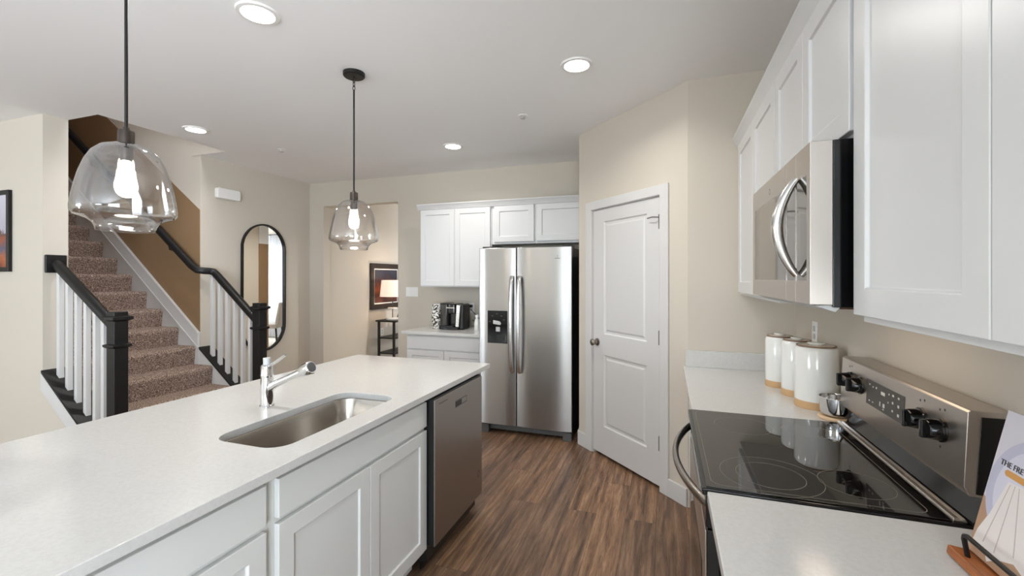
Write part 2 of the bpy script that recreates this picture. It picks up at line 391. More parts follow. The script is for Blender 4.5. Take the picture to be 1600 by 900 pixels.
struct('wall_stair', B().prism([(-8.6, 0), (-4.65, 0), (-4.65, C+0.301), (-2.9, C+0.301), (-2.9, 5.3), (-8.6, 5.3)], 'y', YS, 3.45), 'wall', 'pale upper wall above the diagonal brown paint on the stairs', 'wall')
def dz(x): return 2.163+0.762*(-4.516-x)
struct('wall_accent', B().prism([(-8.6, 0.3), (-4.533, 0.3), (-4.533, dz(-4.533)), (-8.595, dz(-8.595))], 'y', YS-0.004, YS+0.002), 'brown', 'brown painted wall beside the carpeted stairs', 'wall')
struct('wall_picture', box(-8.6, XM, YP, 2.2, 0, C), 'wall', 'beige wall with the framed landscape picture at far left', 'wall')
struct('wall_stairwell', box(-8.6, -2.9, 2.06, 2.2, C+0.3, 5.3), 'brown', 'brown wall high above the stairs', 'wall')
struct('wall_landing', box(-8.7, -8.6, 2.06, 3.45, 0, 5.3), 'brown', 'brown wall at the top of the stairs', 'wall')
struct('wall_upper', box(-3.0, -2.9, 2.2, YS, C+0.3, 5.3), 'wall', 'upper wall over the foot of the stairs', 'wall')
struct('wall_hall', box(-4.47, -4.35, 4.88, 8.7, 0, C), 'wall', 'cream wall through the doorway with the dark framed picture', 'wall')
hr = struct('wall_hall_side', box(-1.5, -1.38, 4.88, 6.6, 0, C), 'wall', 'beige side wall of the far room seen in the mirror', 'wall')
obj('brown_band', box(-1.51, -1.37, 6.6, 6.82, 0, 2.15), 'brown', hr)
obj('band_header', box(-1.51, -1.37, 6.6, 6.82, 2.15, C), 'trim', hr)
struct('wall_hall_right', box(1.5, 1.7, 4.88, 8.7, 0, C), 'wall', 'right wall of the far dining room', 'wall')
struct('wall_hall_near', box(-1.38, 1.5, 4.88, 4.98, 0, C), 'wall', 'near wall of the far dining room', 'wall')

def window_wall(name, axis, fix, thick, a0, a1, wins, label, n0):
    # wall with rectangular openings (a,b,z0,z1) built as one polygon strip mesh plus window frames
    b = B(); edges = sorted({a0, a1, *[w for q in wins for w in q[:2]]})
    for u, v in zip(edges, edges[1:]):
        w = next((q for q in wins if q[0] <= u and v <= q[1]), None)
        for z0, z1 in (((0, w[2]), (w[3], C)) if w else ((0, C),)):
            if axis == 'y': b.box(u, v, fix, fix+thick, z0, z1)
            else: b.box(fix, fix+thick, u, v, z0, z1)
    bmesh.ops.remove_doubles(b.m, verts=b.m.verts, dist=1e-5)
    struct(name, b, 'wall', label, 'wall')
    for i, q in enumerate(wins):
        a, c, z0, z1 = q; f = B(); w = 0.05; mid = fix+thick/2
        def bx(bb, u0, u1, zz0, zz1, d=0.03):
            if axis == 'y': bb.box(u0, u1, mid-d, mid+d, zz0, zz1)
            else: bb.box(mid-d, mid+d, u0, u1, zz0, zz1)
        bx(f, a, a+w, z0, z1); bx(f, c-w, c, z0, z1); bx(f, a+w, c-w, z0, z0+w); bx(f, a+w, c-w, z1-w, z1); bx(f, a+w, c-w, (z0+z1)/2-0.02, (z0+z1)/2+0.02)
        bx(f, (a+c)/2-0.02, (a+c)/2+0.02, z0+w, z1-w, 0.028)
        t = thing('window_%d' % (n0+i), '%s, window %s' % ('tall white window with grid bars', label.split(' in ')[-1] if ' in ' in label else 'of the room'), 'window', (0, 0, 0), kind='structure')
        obj('window_frame', f, 'trim', t)
        p = B(); bx(p, a+w, c-w, z0+w, z1-w, 0.003); obj('pane', p, 'pane', t)
window_wall('wall_front', 'y', -8.1, 0.12, -8.6, 0.9, [(-2.4, -0.2, 0.3, 2.6)], 'beige window wall in the living area', 1)  # living area and its window are out of view, added for light
window_wall('wall_left', 'x', -8.6, 0.12, -8.1, YP, [(-6.9, -3.5, 0.4, 2.5)], 'beige side wall in the living area', 4)  # side window out of view, added for light
window_wall('wall_hall_back', 'y', 8.5, 0.12, -4.47, 1.5, [(-1.2, 0.8, 0.3, 2.4)], 'far wall in the dining room', 5)

window_wall('wall_right', 'x', XR, 0.156, -8.1, 3.18, [(-5.0, -1.4, 0.05, 2.5)], 'beige wall in the right part behind the range', 6)  # the opening behind the camera is added to let light in
struct('wall_header', box(-4.648, -4.162, YS-0.004, YS+0.01, C+0.001, C+0.3), 'wall', 'beige edge of the stairwell opening in the ceiling', 'wall')
# baseboards
def base(name, b, label): struct(name, b, 'trim', label, 'baseboard', 0.003)
base('baseboard_back', box(-3.146, -2.64, YB-0.014, YB, 0, 0.11), 'white baseboard right of the doorway')
base('baseboard_mirror', box(XM, XM+0.014, 3.42, YB, 0, 0.11), 'white baseboard below the mirror')
base('baseboard_hall', box(-4.35, -4.336, 4.88, 8.5, 0, 0.11), 'white baseboard through the doorway')
base('baseboard_picture', box(-8.48, XM, YP-0.014, YP, 0, 0.11), 'white baseboard below the landscape picture')
bp = thing('baseboard_pantry', 'white baseboard pieces either side of the pantry door', 'baseboard', PO, R(-45), kind='structure')
obj('left_piece', box(0.0, 0.118, -0.014, 0, 0, 0.12), 'trim', bp, 0.003, local=True)
obj('right_piece', box(1.038, 1.2162, -0.014, 0, 0, 0.12), 'trim', bp, 0.003, local=True)
base('baseboard_nook', box(-0.734, -0.72, 3.92, 4.70, 0, 0.12), 'white baseboard beside the fridge')

# pantry door (local frame of the angled wall: x along wall, -y towards the kitchen)
dr = thing('door_1', 'white two panel pantry door with dark knob', 'door', PO, R(-45), kind='structure')
obj('door_panel', B().panel((0.209, 0.004, 0.028), (1, 0, 0), (0, 0, 1), 0.764, 2.012, 0.035,
    [(0.135, 0.632, 0.225, 0.815), (0.135, 0.632, 0.985, 1.91)], ((0, 0), (0.010, -0.009), (0.026, -0.010), (0.040, -0.003))), 'trim', dr, local=True, sharp=12)
cs = B(); w = 0.072
cs.prism([(0.117, 0), (0.198, 0), (0.198, 2.047), (0.982, 2.047), (0.982, 0), (1.060, 0), (1.060, 2.118), (0.117, 2.118)], 'y', -0.016, 0.0)
obj('door_casing', cs, 'trim', dr, 0.005, local=True)
jb = B().prism([(0.198, 0), (0.205, 0), (0.205, 2.043), (0.975, 2.043), (0.975, 0), (0.982, 0), (0.982, 2.05), (0.198, 2.05)], 'y', 0.001, 0.1)
obj('door_jamb', jb, 'trim', dr, local=True)
obj('dark_interior', box(0.16, 1.03, 0.10, 0.11, 0.001, 2.05), 'blackplastic', dr, local=True)
kn = B(); kz = 0.94; ku = 0.262
def lathe_y(b, prof, c, n=24):
    rings = [[Vector((c[0]+r*math.cos(2*PI*j/n), c[1]-d, c[2]+r*math.sin(2*PI*j/n))) for j in range(n)] for r, d in prof]
    return b.ringloft(rings)
lathe_y(kn, [(0.031, 0), (0.031, 0.006), (0.014, 0.012), (0.012, 0.03), (0.022, 0.036), (0.028, 0.046), (0.027, 0.058), (0.016, 0.066)], (ku, 0.004, kz))
obj('door_handle', kn, 'nickel', dr, local=True)
for hz in (1.865, 1.06, 0.33):
    h = B().cyl((0.977, -0.006, hz-0.05), (0.977, -0.006, hz+0.05), 0.0075, n=10); h.box(0.966, 0.976, 0.0, 0.005, hz-0.045, hz+0.045)
    ho = obj('hinge', h, 'greyplastic', dr, local=True)
    if hz > 1.8:
        obj('door_stop', B().sweep([(0.975, -0.012, hz+0.03), (0.93, -0.03, hz+0.035), (0.875, -0.022, hz+0.032)], 0.004, 8), 'greyplastic', ho, local=True)

# ------------------------------------------------------------------ staircase
st = thing('staircase', 'carpeted staircase rising to the left between black railings', 'staircase', (-4.3, 2.7, 0))
RISE, RUN = 0.1855, 0.2455
for k in range(1, 17):
    xn = -4.33-RUN*(k-3); zt = 0.03+RISE*k; zb = 0.0 if k == 1 else zt-RISE
    pr = [(xn-0.016, zb), (xn-0.004, zt-0.055)]
    pr += [(xn-0.032+0.032*math.cos(R(a)), zt-0.034+0.034*math.sin(R(a))) for a in (0, 22, 45, 68, 90)]
    pr += [(xn-RUN-0.03, zt), (xn-RUN-0.03, zb)]
    y1 = 3.252
    obj('carpet_step', B().prism(pr, 'y', 2.2, y1), 'carpet', st, sharp=60)
def skz(x):
    P = [(-8.5, 3.95), (-6.045, 1.98), (-4.506, 0.735), (-4.06, 0.395), (-3.84, 0.21)]
    for (a, za), (b, zb) in zip(P, P[1:]):
        if a <= x <= b: return za+(zb-za)*(x-a)/(b-a)
xs = [-8.5, -6.045, -4.53]
obj('skirt_board', B().prism([(x, skz(x)) for x in xs]+[(-4.53, 0.0), (-5.2, 0.0), (-8.5, 2.4)], 'y', 3.253, YS), 'trim', st)
obj('skirt_moulding', B().prism([(x, skz(x)+0.012) for x in xs]+[(x, skz(x)+0.150) for x in xs[::-1]], 'y', 3.244, YS), 'trim', st, 0.005)
obj('skirt_bead', B().prism([(x, skz(x)+0.002) for x in xs]+[(x, skz(x)+0.014) for x in xs[::-1]], 'y', 3.238, YS), 'trim', st)
obj('skirt_cap', B().prism([(x, skz(x)+0.148) for x in xs]+[(x, skz(x)+0.160) for x in xs[::-1]], 'y', 3.238, YS), 'trim', st)
def shz(x): return 0.765-0.79*(x+4.53)
for nm, y0, y1, lb in (('wall_knee_near', YP, 2.2, 'low wall under the near stair railing'), ('wall_knee_far', YS-0.012, 3.38, 'low white stringer wall under the far stair railing')):
    struct(nm, B().prism([(-4.53, 0), (-3.82, 0), (-3.82, shz(-3.82)-0.02), (-4.53, shz(-4.53)-0.02)], 'y', y0, y1), 'wall' if 'near' in nm else 'trim', lb, 'wall')
struct('trim_1', B().prism([(-4.53, shz(-4.53)-0.15), (-3.83, shz(-3.83)-0.15), (-3.83, shz(-3.83)-0.021), (-4.53, shz(-4.53)-0.021)], 'y', YP-0.012, YP), 'trim', 'white sloping trim under the near railing', 'trim')

SEC = [(-0.030, -0.02), (-0.022, -0.032), (0.022, -0.032), (0.030, -0.02), (0.033, 0.008), (0.024, 0.028), (0.0, 0.036), (-0.024, 0.028), (-0.033, 0.008)]
def railing(label, yc, y0, y1, xbal, rail_pts, rosette, railz):
    t = thing('stair_railing', label, 'railing', (-3.78, yc, 0), group='black and white stair railings')
    b = B().box(-3.825, -3.735, yc-0.045, yc+0.045, 0, 1.228)
    nw = obj('newel_post', b, 'black', t, 0.004)
    for z0, hh, e in ((1.172, 0.02, 0.022), (0.976, 0.014, 0.016)):
        obj('collar', B().ringloft([[(-3.78+sx*(0.045+ee), yc+sy*(0.045+ee), z) for sx, sy in ((1, 1), (-1, 1), (-1, -1), (1, -1))] for ee, z in ((0.001, z0-0.012), (e, z0), (e, z0+hh), (0.001, z0+hh+0.006))]), 'black', nw, 0.002)
    obj('handrail', B().profile(rail_pts, SEC), 'black', t, sharp=50)
    obj('shoe_rail', B().prism([(-4.53, shz(-4.53)-0.022), (-3.825, shz(-3.825)-0.022), (-3.825, shz(-3.825)), (-4.53, shz(-4.53))], 'y', y0, y1), 'black', t, 0.002)
    for x in xbal:
        ztop = railz(x)
        obj('baluster', B().ringloft([[(x+sx*0.017, yc+sy*0.017, (shz(x+sx*0.017)-0.002) if i == 0 else ztop(x+sx*0.017) if callable(ztop) else ztop-0.02-0.7*sx*0.017) for sx, sy in ((1, 1), (-1, 1), (-1, -1), (1, -1))] for i in (0, 1)]), 'trim', t, 0.002)
    if rosette:
        obj('rosette', box(XM, XM+0.022, yc-0.065, yc+0.065, 1.515, 1.655), 'black', t, 0.006)
    else:
        for x in (-4.9, -6.2):
            z = 1.545+0.765*(-4.47-x)
            obj('bracket', B().sweep([(x, YS-0.005, z-0.11), (x, 3.215, z-0.10), (x, 3.2, z-0.03)], 0.009, 8), 'black', t)
    return t
railing('near stair railing whose black handrail ends at a wall plate', 2.118, YP-0.012, 2.235, (-4.46, -4.35, -4.24, -4.13, -4.02, -3.925),
        [(-4.508, 2.118, 1.585), (-3.82, 2.118, 1.125)], True, lambda x: 1.585-0.668*(x+4.508)-0.012)
railing('far stair railing whose black handrail continues up the brown wall', 3.32, 3.252, 3.40, (-4.42, -4.315, -4.21, -4.105, -4.0, -3.90),
        [(-8.4, 3.2, 1.56+0.775*3.9), (-4.55, 3.2, 1.60), (-4.47, 3.205, 1.552), (-4.435, 3.24, 1.545), (-4.425, 3.29, 1.543), (-4.40, 3.32, 1.535), (-4.36, 3.32, 1.505), (-3.82, 3.32, 1.058)], False, lambda x: 1.505-0.828*(x+4.36)-0.008 if x > -4.37 else 1.54)

# ------------------------------------------------------------------ kitchen island
IX0, IX1, IY0, IY1 = -2.15, -1.095, -0.35, 2.728
def worktop_with_hole():
    b = B(); m = b.m
    outer = [(IX0, IY0), (IX1, IY0), (IX1, IY1), (IX0, IY1)]
    hole = rrect(-1.3625, 1.475, 0.1575, 0.347, 0.075, 8)
    es = []
    for loop in (outer, hole):
        v = [m.verts.new((x, y, CT)) for x, y in loop]
        for i in range(len(v)): es.append(m.edges.new((v[i], v[(i+1) % len(v)])))
    r = bmesh.ops.triangle_fill(m, use_beauty=True, use_dissolve=False, edges=es)
    fs = [f for f in r['geom'] if isinstance(f, bmesh.types.BMFace)]
    bad = [f for f in fs if abs(f.calc_center_median().x+1.3625) < 0.15 and abs(f.calc_center_median().y-1.475) < 0.33 and all((abs(v.co.x+1.3625) < 0.16 and abs(v.co.y-1.475) < 0.35) for v in f.verts)]
    if bad: bmesh.ops.delete(m, geom=bad, context='FACES_ONLY')
    ex = bmesh.ops.extrude_face_region(m, geom=m.faces[:])
    bmesh.ops.translate(m, verts=[g for g in ex['geom'] if isinstance(g, bmesh.types.BMVert)], vec=(0, 0, -0.03))
    return b
obj('island_worktop', worktop_with_hole(), 'quartz', None, 0.003, label='white speckled quartz worktop on the kitchen island', cat='worktop')

FX = -1.12                                   # island door faces look towards +x
def shaker(name, O, U, w, h, m, parent, fw=0.06, slab=False, t=0.02, rec=-0.009):
    return obj(name, B().panel(O, U, (0, 0, 1), w, h, t, [] if slab else [(fw, w-fw, fw, h-fw)], ((0, 0), (0.003, rec))), m, parent, 0.0025, sharp=20)
def island_cabinet(label, y0, y1, y_front0, y_front1, doors):
    t = thing('base_cabinet', label, 'cabinet', (-1.4, (y0+y1)/2, 0), group='island base cabinets')
    if 'sink' in label:
        b = B().prism([(-1.70, 0.10), (-1.14, 0.10), (-1.14, CT-0.031), (-1.165, CT-0.031), (-1.165, 0.62), (-1.55, 0.62), (-1.55, CT-0.031), (-1.70, CT-0.031)], 'y', y0, y1)
    else: b = B().box(-1.70, -1.14, y0, y1, 0.10, CT-0.031)
    obj('carcass', b, 'island_cab', t, 0.001)
    obj('toe_kick', box(-1.70, -1.21, y0, y1, 0, 0.10), 'island_cab', t)
    shaker('drawer_front', (FX, y_front0, 0.735), (0, 1, 0), y_front1-y_front0, 0.122, 'island_cab', t, slab=True)
    w = (y_front1-y_front0-0.004*(doors-1))/doors
    for i in range(doors): shaker('cabinet_door', (FX, y_front0+i*(w+0.004), 0.125), (0, 1, 0), w, 0.592, 'island_cab', t)
island_cabinet('white sink cabinet with false drawer front and two shaker doors', 1.03, 1.953, 1.052, 1.946, 2)
island_cabinet('white drawer cabinet at the near end of the island', 0.55, 1.03, 0.572, 1.008, 1)
obj('island_end_panel', B().prism([(-1.70, 0), (-1.19, 0), (-1.19, 0.10), (-1.135, 0.10), (-1.135, CT-0.03), (-1.70, CT-0.03)], 'y', 2.595, 2.668), 'island_cab', None, 0.002, label='white end panel of the island beside the dishwasher', cat='panel')
obj('island_back_panel', box(-1.725, -1.70, -0.2, 2.668, 0, CT-0.03), 'island_cab', None, 0.001, label='white back panel of the island under the worktop overhang', cat='panel')

# sink
sk = thing('kitchen_sink', 'undermount stainless single bowl sink in the island', 'sink', (-1.3625, 1.475, 0.69))
rg = []
for e, z, r in ((0.025, 0.8765, 0.09), (0.004, 0.8765, 0.08), (0.002, 0.872, 0.08), (-0.004, 0.72, 0.078), (-0.014, 0.69, 0.07), (-0.04, 0.675, 0.05), (-0.10, 0.668, 0.03)):
    rg.append([(x, y, z) for x, y in rrect(-1.3625, 1.475, 0.1575+e, 0.347+e, max(r, 0.01), 8)])
rg2 = [[(x, y, z-0.002) for x, y, z in r] for r in rg[::-1]]
obj('basin', B().ringloft(rg+[[(x, y, 0.664) for x, y, z in rg[-1]]], False, True), 'sink', sk, sharp=50)
obj('drain', B().lathe([(0.0, 0.6685), (0.03, 0.6685), (0.045, 0.672), (0.05, 0.6695)], (-1.3625, 1.475, 0), 24), 'chrome', sk)

# faucet
fa = thing('kitchen_faucet', 'chrome pull-out kitchen faucet behind the sink', 'faucet', (-1.665, 1.50, CT))
fx, fy = -1.665, 1.50
obj('body', B().lathe([(0.0, 0), (0.031, 0), (0.031, 0.004), (0.027, 0.009), (0.0255, 0.13), (0.0255, 0.131), (0.0265, 0.134), (0.0265, 0.140), (0.0255, 0.143), (0.0250, 0.178), (0.020, 0.184), (0.0, 0.185)], (fx, fy, CT), 32), 'chrome', fa)
obj('spout', B().sweep([(fx+0.005, fy, CT+0.075), (fx+0.05, fy, CT+0.102), (fx+0.11, fy, CT+0.128), (fx+0.20, fy, CT+0.168)], [0.018, 0.016, 0.0140, 0.013], 20), 'chrome', fa)
d = Vector((0.2, 0, 0.088)).normalized(); p0 = Vector((fx+0.192, fy, CT+0.164))
sp = obj('spray_head', B().sweep([p0, p0+d*0.006, p0+d*0.03, p0+d*0.056, p0+d*0.060], [0.014, 0.025, 0.029, 0.029, 0.026], 24), 'chrome', fa)
obj('spray_face', B().cyl(p0+d*0.060, p0+d*0.0625, 0.021, n=20), 'greyplastic', sp)
obj('lever', B().sweep([(fx+0.004, fy-0.002, CT+0.175), (fx+0.05, fy, CT+0.198), (fx+0.10, fy+0.004, CT+0.232)], [0.008, 0.0075, 0.006], 12, flat=1.5), 'chrome', fa)
obj('lever_hub', B().cyl((fx, fy, CT+0.184), (fx-0.001, fy, CT+0.213), 0.0155, n=20), 'lightplastic', fa)
ov = B(); ov.ringloft([[(fx+0.0245+k*0.003, fy-0.006+0.013*s*math.cos(a), CT+0.045+0.036*s*math.sin(a)) for a in [2*PI*j/20 for j in range(20)]] for k, s in ((-1, 1.0), (0.8, 1.0), (1.0, 0.9))])
obj('hose_port', ov, 'bronze', fa)

# dishwasher
dw = thing('dishwasher', 'stainless dishwasher at the far end of the island', 'dishwasher', (-1.3, 2.255, 0))
obj('tub', box(-1.69, -1.128, 1.958, 2.555, 0.05, CT-0.032), 'blackplastic', dw)
obj('door_edge', box(-1.128, -1.086, 1.957, 2.553, 0.135, 0.872), 'blackplastic', dw, 0.003)
dd = obj('front_door', box(-1.088, -1.08, 1.956, 2.554, 0.135, 0.864), 'steel_dw', dw, 0.003)
pk = B().panel((-1.0797, 2.185, 0.765), (0, 1, 0), (0, 0, 1), 0.145, 0.036, 0.004, [(0.004, 0.141, 0.004, 0.032)], ((0, 0), (0.004, -0.003)))
obj('handle_pocket', pk, 'greyplastic', dd)
obj('pocket_shadow_lip', box(-1.0797, -1.0785, 2.19, 2.26, 0.770, 0.796), 'blackplastic', dd)
obj('badge', box(-1.08, -1.0795, 1.995, 2.09, 0.834, 0.838), 'darkmark', dd)
em = B().ringloft([[(-1.0797, 2.50+r*math.cos(2*PI*j/24), 0.275+r*1.1*math.sin(2*PI*j/24)) for j in range(24)] for r in (0.014, 0.018)], False, False)
obj('emblem', em, 'greyplastic', dd)
obj('toe_plate', box(-1.17, -1.16, 1.96, 2.55, 0.005, 0.13), 'blackplastic', dw)

# ------------------------------------------------------------------ right side: base run, range, worktops
def right_base(label, y0, y1, doors):
    t = thing('base_cabinet', label, 'cabinet', (0.45, (y0+y1)/2, 0), group='base cabinets along the right wall')
    obj('carcass', box(0.165, XR-0.004, y0, y1, 0.10, CT-0.031), 'cab', t, 0.001)
    obj('toe_kick', box(0.22, XR-0.004, y0, y1, 0, 0.10), 'cab', t)
    w = (y1-y0-0.03-0.004*(doors-1))/doors
    for i in range(doors):
        ys = y1-0.015-i*(w+0.004)
        shaker('drawer_front', (0.145, ys, 0.735), (0, -1, 0), w, 0.122, 'cab', t, slab=True)
        shaker('cabinet_door', (0.145, ys, 0.125), (0, -1, 0), w, 0.592, 'cab', t)
right_base('white base cabinet between the range and the pantry wall', 2.048, YE-0.004, 2)
right_base('white base cabinet under the cookbook', 0.35, 1.282, 2)
obj('worktop', box(0.112, XR, 2.047, YE-0.001, CT-0.03, CT), 'quartz', None, 0.003, label='white quartz worktop under the three canisters', cat='worktop', group='worktops on the right')
obj('backsplash', box(0.125, XR, YE-0.021, YE-0.001, CT, CT+0.105), 'quartz', None, 0.002, label='short white quartz upstand at the far end of the worktop', cat='backsplash')
obj('worktop', box(0.107, XR, 0.2, 1.283, CT-0.03, CT), 'quartz', None, 0.003, label='white quartz worktop under the cookbook stand', cat='worktop', group='worktops on the right')

RY0, RY1 = 1.2875, 2.0435
rn = thing('range', 'stainless electric range with black glass cooktop', 'range', (0.4, 1.665, 0))
obj('body', box(0.14, 0.735, RY0, RY1, 0.02, 0.90), 'blackplastic', rn, 0.002)
od = obj('oven_door', box(0.106, 0.14, RY0+0.004, RY1-0.004, 0.22, 0.80), 'blackplastic', rn, 0.004)
obj('door_skin', box(0.102, 0.1065, RY0+0.005, RY1-0.005, 0.222, 0.798), 'steel_range', od, 0.002)
obj('oven_window', box(0.1005, 0.103, RY0+0.10, RY1-0.10, 0.34, 0.66), 'blackglass', od)
hp = [(0.118-0.082*math.sin(PI*max(0, min(1, s)))**0.8, RY0+0.02+s*(RY1-RY0-0.04), 0.858) for s in [i/24 for i in range(25)]]
obj('oven_handle', B().sweep(hp, 0.0145, 12, up=(0, 0, 1), flat=0.75), 'nickel', rn)
obj('front_strip', box(0.104, 0.14, RY0+0.002, RY1-0.002, 0.805, 0.896), 'glossblack', rn, 0.004)
sd = obj('storage_drawer', box(0.106, 0.14, RY0+0.004, RY1-0.004, 0.05, 0.21), 'blackplastic', rn, 0.004)
obj('drawer_skin', box(0.102, 0.1065, RY0+0.005, RY1-0.005, 0.052, 0.208), 'steel_range', sd, 0.002)
obj('cooktop_frame', box(0.094, 0.67, RY0, RY1, 0.893, 0.9125), 'glossblack', rn, 0.005)
ck = obj('cooktop_glass', box(0.106, 0.628, RY0+0.010, RY1-0.010, 0.9123, 0.9155), 'cooktop', rn, 0.0012)
for cx, cy, rr in ((0.282, 1.425, (0.128, 0.086)), (0.49, 1.44, (0.085,)), (0.28, 1.87, (0.098,)), (0.49, 1.88, (0.078,))):
    for q in rr:
        obj('burner_ring', B().ringloft([[(cx+r*math.cos(2*PI*j/64), cy+r*math.sin(2*PI*j/64), z) for j in range(64)] for r, z in ((q, 0.9155), (q, 0.9157), (q+0.0014, 0.9157), (q+0.0014, 0.9155))], False, False), 'ring', ck)
obj('glass_border', B().prism([(0.120, RY0+0.024), (0.60, RY0+0.024), (0.60, RY1-0.024), (0.120, RY1-0.024), (0.120, RY0+0.0255), (0.1215, RY0+0.0255), (0.1215, RY1-0.0255), (0.5985, RY1-0.0255), (0.5985, RY0+0.0255), (0.120, RY0+0.0255)][:4], 'z', 0.91551, 0.91552) if False else B().ringloft([[(x, y, z) for x, y in rrect(0.36, 1.6655, 0.24-i, 0.352-i, 0.03, 5)] for i, z in ((0, 0.9155), (0, 0.9157), (0.0015, 0.9157), (0.0015, 0.9155))], False, False), 'ring', ck)
obj('rear_trim', B().prism([(0.629, 0.911), (0.632, 0.920), (0.641, 0.9215), (0.643, 0.918), (0.652, 0.9215), (0.658, 0.911)], 'y', RY0+0.012, RY1-0.006), 'steel_range', rn, 0.001)
obj('rear_slope', B().prism([(0.655, 0.905), (0.735, 0.905), (0.735, 1.0), (0.700, 1.0), (0.664, 0.920)], 'y', RY0+0.004, RY1-0.004), 'glossblack', rn)
bgp = obj('control_panel', B().prism([(0.645, 0.998), (0.655, 0.978), (0.735, 0.975), (0.735, 1.172), (0.658, 1.174), (0.652, 1.168)], 'y', RY0+0.003, RY1-0.001), 'steel_range', rn, 0.002)
obj('panel_end_cap', B().prism([(0.666, 0.985), (0.735, 0.98), (0.735, 1.160), (0.676, 1.160)], 'y', RY0, RY0+0.004), 'glossblack', rn)
for y in (1.955, 1.865, 1.475, 1.385):
    zk = 1.098; xk = 0.648
    kb = B(); rings = [[Vector((xk-dd_, y+r*math.cos(2*PI*j/24), zk+r*math.sin(2*PI*j/24))) for j in range(24)] for r, dd_ in ((0.030, -0.004), (0.030, 0.004), (0.0265, 0.006), (0.024, 0.028), (0.022, 0.031))]
    kb.ringloft(rings); ko = obj('knob', kb, 'glossblack', bgp)
    obj('knob_grip', box(xk-0.043, xk-0.028, y-0.007, y+0.007, zk-0.023, zk+0.023), 'glossblack', ko, 0.004)
disp = obj('display', B().panel((0.6464, 1.814, 1.052), (0, -1, 0), (0.0412, 0, 1), 0.25, 0.082, 0.003), 'darkmark', bgp)
gl = B()
for i, (u, v, ww, hh) in enumerate(((0.02, 0.068, 0.007, 0.005), (0.045, 0.064, 0.006, 0.004), (0.068, 0.066, 0.007, 0.006), (0.105, 0.058, 0.026, 0.010), (0.155, 0.066, 0.005, 0.005), (0.178, 0.068, 0.010, 0.006), (0.212, 0.068, 0.009, 0.006), (0.178, 0.046, 0.008, 0.007), (0.212, 0.044, 0.009, 0.008), (0.178, 0.022, 0.008, 0.006), (0.212, 0.018, 0.010, 0.008), (0.02, 0.014, 0.009, 0.004), (0.045, 0.014, 0.009, 0.003), (0.098, 0.022, 0.005, 0.014), (0.120, 0.022, 0.012, 0.012), (0.120, 0.010, 0.008, 0.004), (0.152, 0.040, 0.004, 0.005))):
    x = 0.6464+0.0412*(v-hh/2)-0.0005; yy = 1.814-u
    mk = B().panel((x, yy, 1.052+v-hh/2), (0, -1, 0), (0.0412, 0, 1), ww, hh, 0.0008)
    obj('key_legend', mk, 'mark', disp)
for y in (1.955, 1.475, 1.385):
    for a, b in ((0.008, 0.052), (-0.012, 0.048), (-0.004, -0.042)):
        obj('dial_mark', box(0.6484+0.0412*b, 0.656, y-a-0.004, y-a+0.001, zk+b-0.003, zk+b+0.003), 'darkmark', bgp)

# ------------------------------------------------------------------ right wall cabinets and microwave
def wall_cab_right(label, y0, y1, z0, z1, zd0, ys):
    t = thing('wall_cabinet', label, 'cabinet', (0.6, (y0+y1)/2, z0), group='wall cabinets above the range side')
    obj('carcass', box(0.44, XR, y0, y1, z0, z1), 'cab', t, 0.001)
    for a, b in zip(ys, ys[1:]):
        shaker('cabinet_door', (0.42, b-0.0015, zd0), (0, -1, 0), b-a-0.003, z1-0.012-zd0, 'cab', t, fw=0.062)
    return t
wall_cab_right('white two door wall cabinet in the far right corner', 2.046, 3.055, 1.373, 2.285, 1.388, (2.05, 2.515, 2.985))
wall_cab_right('white short two door cabinet above the microwave', 1.268, 2.044, 1.822, 2.285, 1.830, (1.274, 1.655, 2.040))
wall_cab_right('large white two door wall cabinet nearest at right', 0.31, 1.246, 1.373, 2.285, 1.389, (0.318, 0.784, 1.250))
CR = [(0.442, 2.270), (0.428, 2.270), (0.424, 2.285), (0.412, 2.300), (0.404, 2.322), (0.398, 2.326), (0.398, 2.338), (0.442, 2.338)]
obj('crown_moulding', B().prism(CR, 'y', 0.31, 3.055), 'cab', None, sharp=60, label='white crown moulding along the right wall cabinets', cat='moulding', group='cabinet crown mouldings')

mw = thing('microwave', 'stainless over the range microwave with curved handle', 'microwave', (0.55, 1.665, 1.41))
MY0, MY1, MZ0, MZ1 = 1.2885, 2.0425, 1.408, 1.816
obj('housing', box(0.392, XR-0.002, MY0, MY1, MZ0-0.006, MZ1), 'glossblack', mw, 0.002)
dm = obj('oven_door', B().panel((0.343, MY1, MZ0), (0, -1, 0), (0, 0, 1), MY1-MY0, MZ1-MZ0, 0.049, [(0.045, 0.725, 0.057, 0.335)], ((0, 0), (0.002, -0.002))), 'steel_range', mw, 0.002)
obj('door_glass', box(0.3445, 0.3455, MY1-0.722, MY1-0.048, MZ0+0.060, MZ0+0.332), M.setdefault('mwglass', mat('grey_mirror_glass', rgb(120, 114, 108), 0.04, 0.85)), dm)
for y in (1.52, 1.418): obj('door_seam', box(0.3425, 0.3446, y-0.0008, y+0.0008, MZ0+0.002, MZ1-0.002), 'nickel', dm)
hy = 1.395
hp = [(0.340-0.047*math.sin(PI*s)**0.85, hy+0.0, 1.482+s*0.262) for s in [i/24 for i in range(25)]]
obj('door_handle', B().sweep(hp, [0.009+0.006*math.sin(PI*i/24) for i in range(25)], 14, up=(0, 1, 0)), 'brightsteel', dm)
bd = B().ringloft([[(0.3425, 1.735+r*math.cos(2*PI*j/20), 1.772+r*math.sin(2*PI*j/20)) for j in range(20)] for r in (0.008, 0.0105)], False, False)
obj('badge', bd, 'darkmark', dm)
un = M.setdefault('under', mat('dark_filter_metal', rgb(92, 66, 44), 0.45, 0.5))
obj('grease_filter', box(0.42, 0.72, MY0+0.03, MY1-0.03, MZ0-0.012, MZ0-0.006), un, mw)
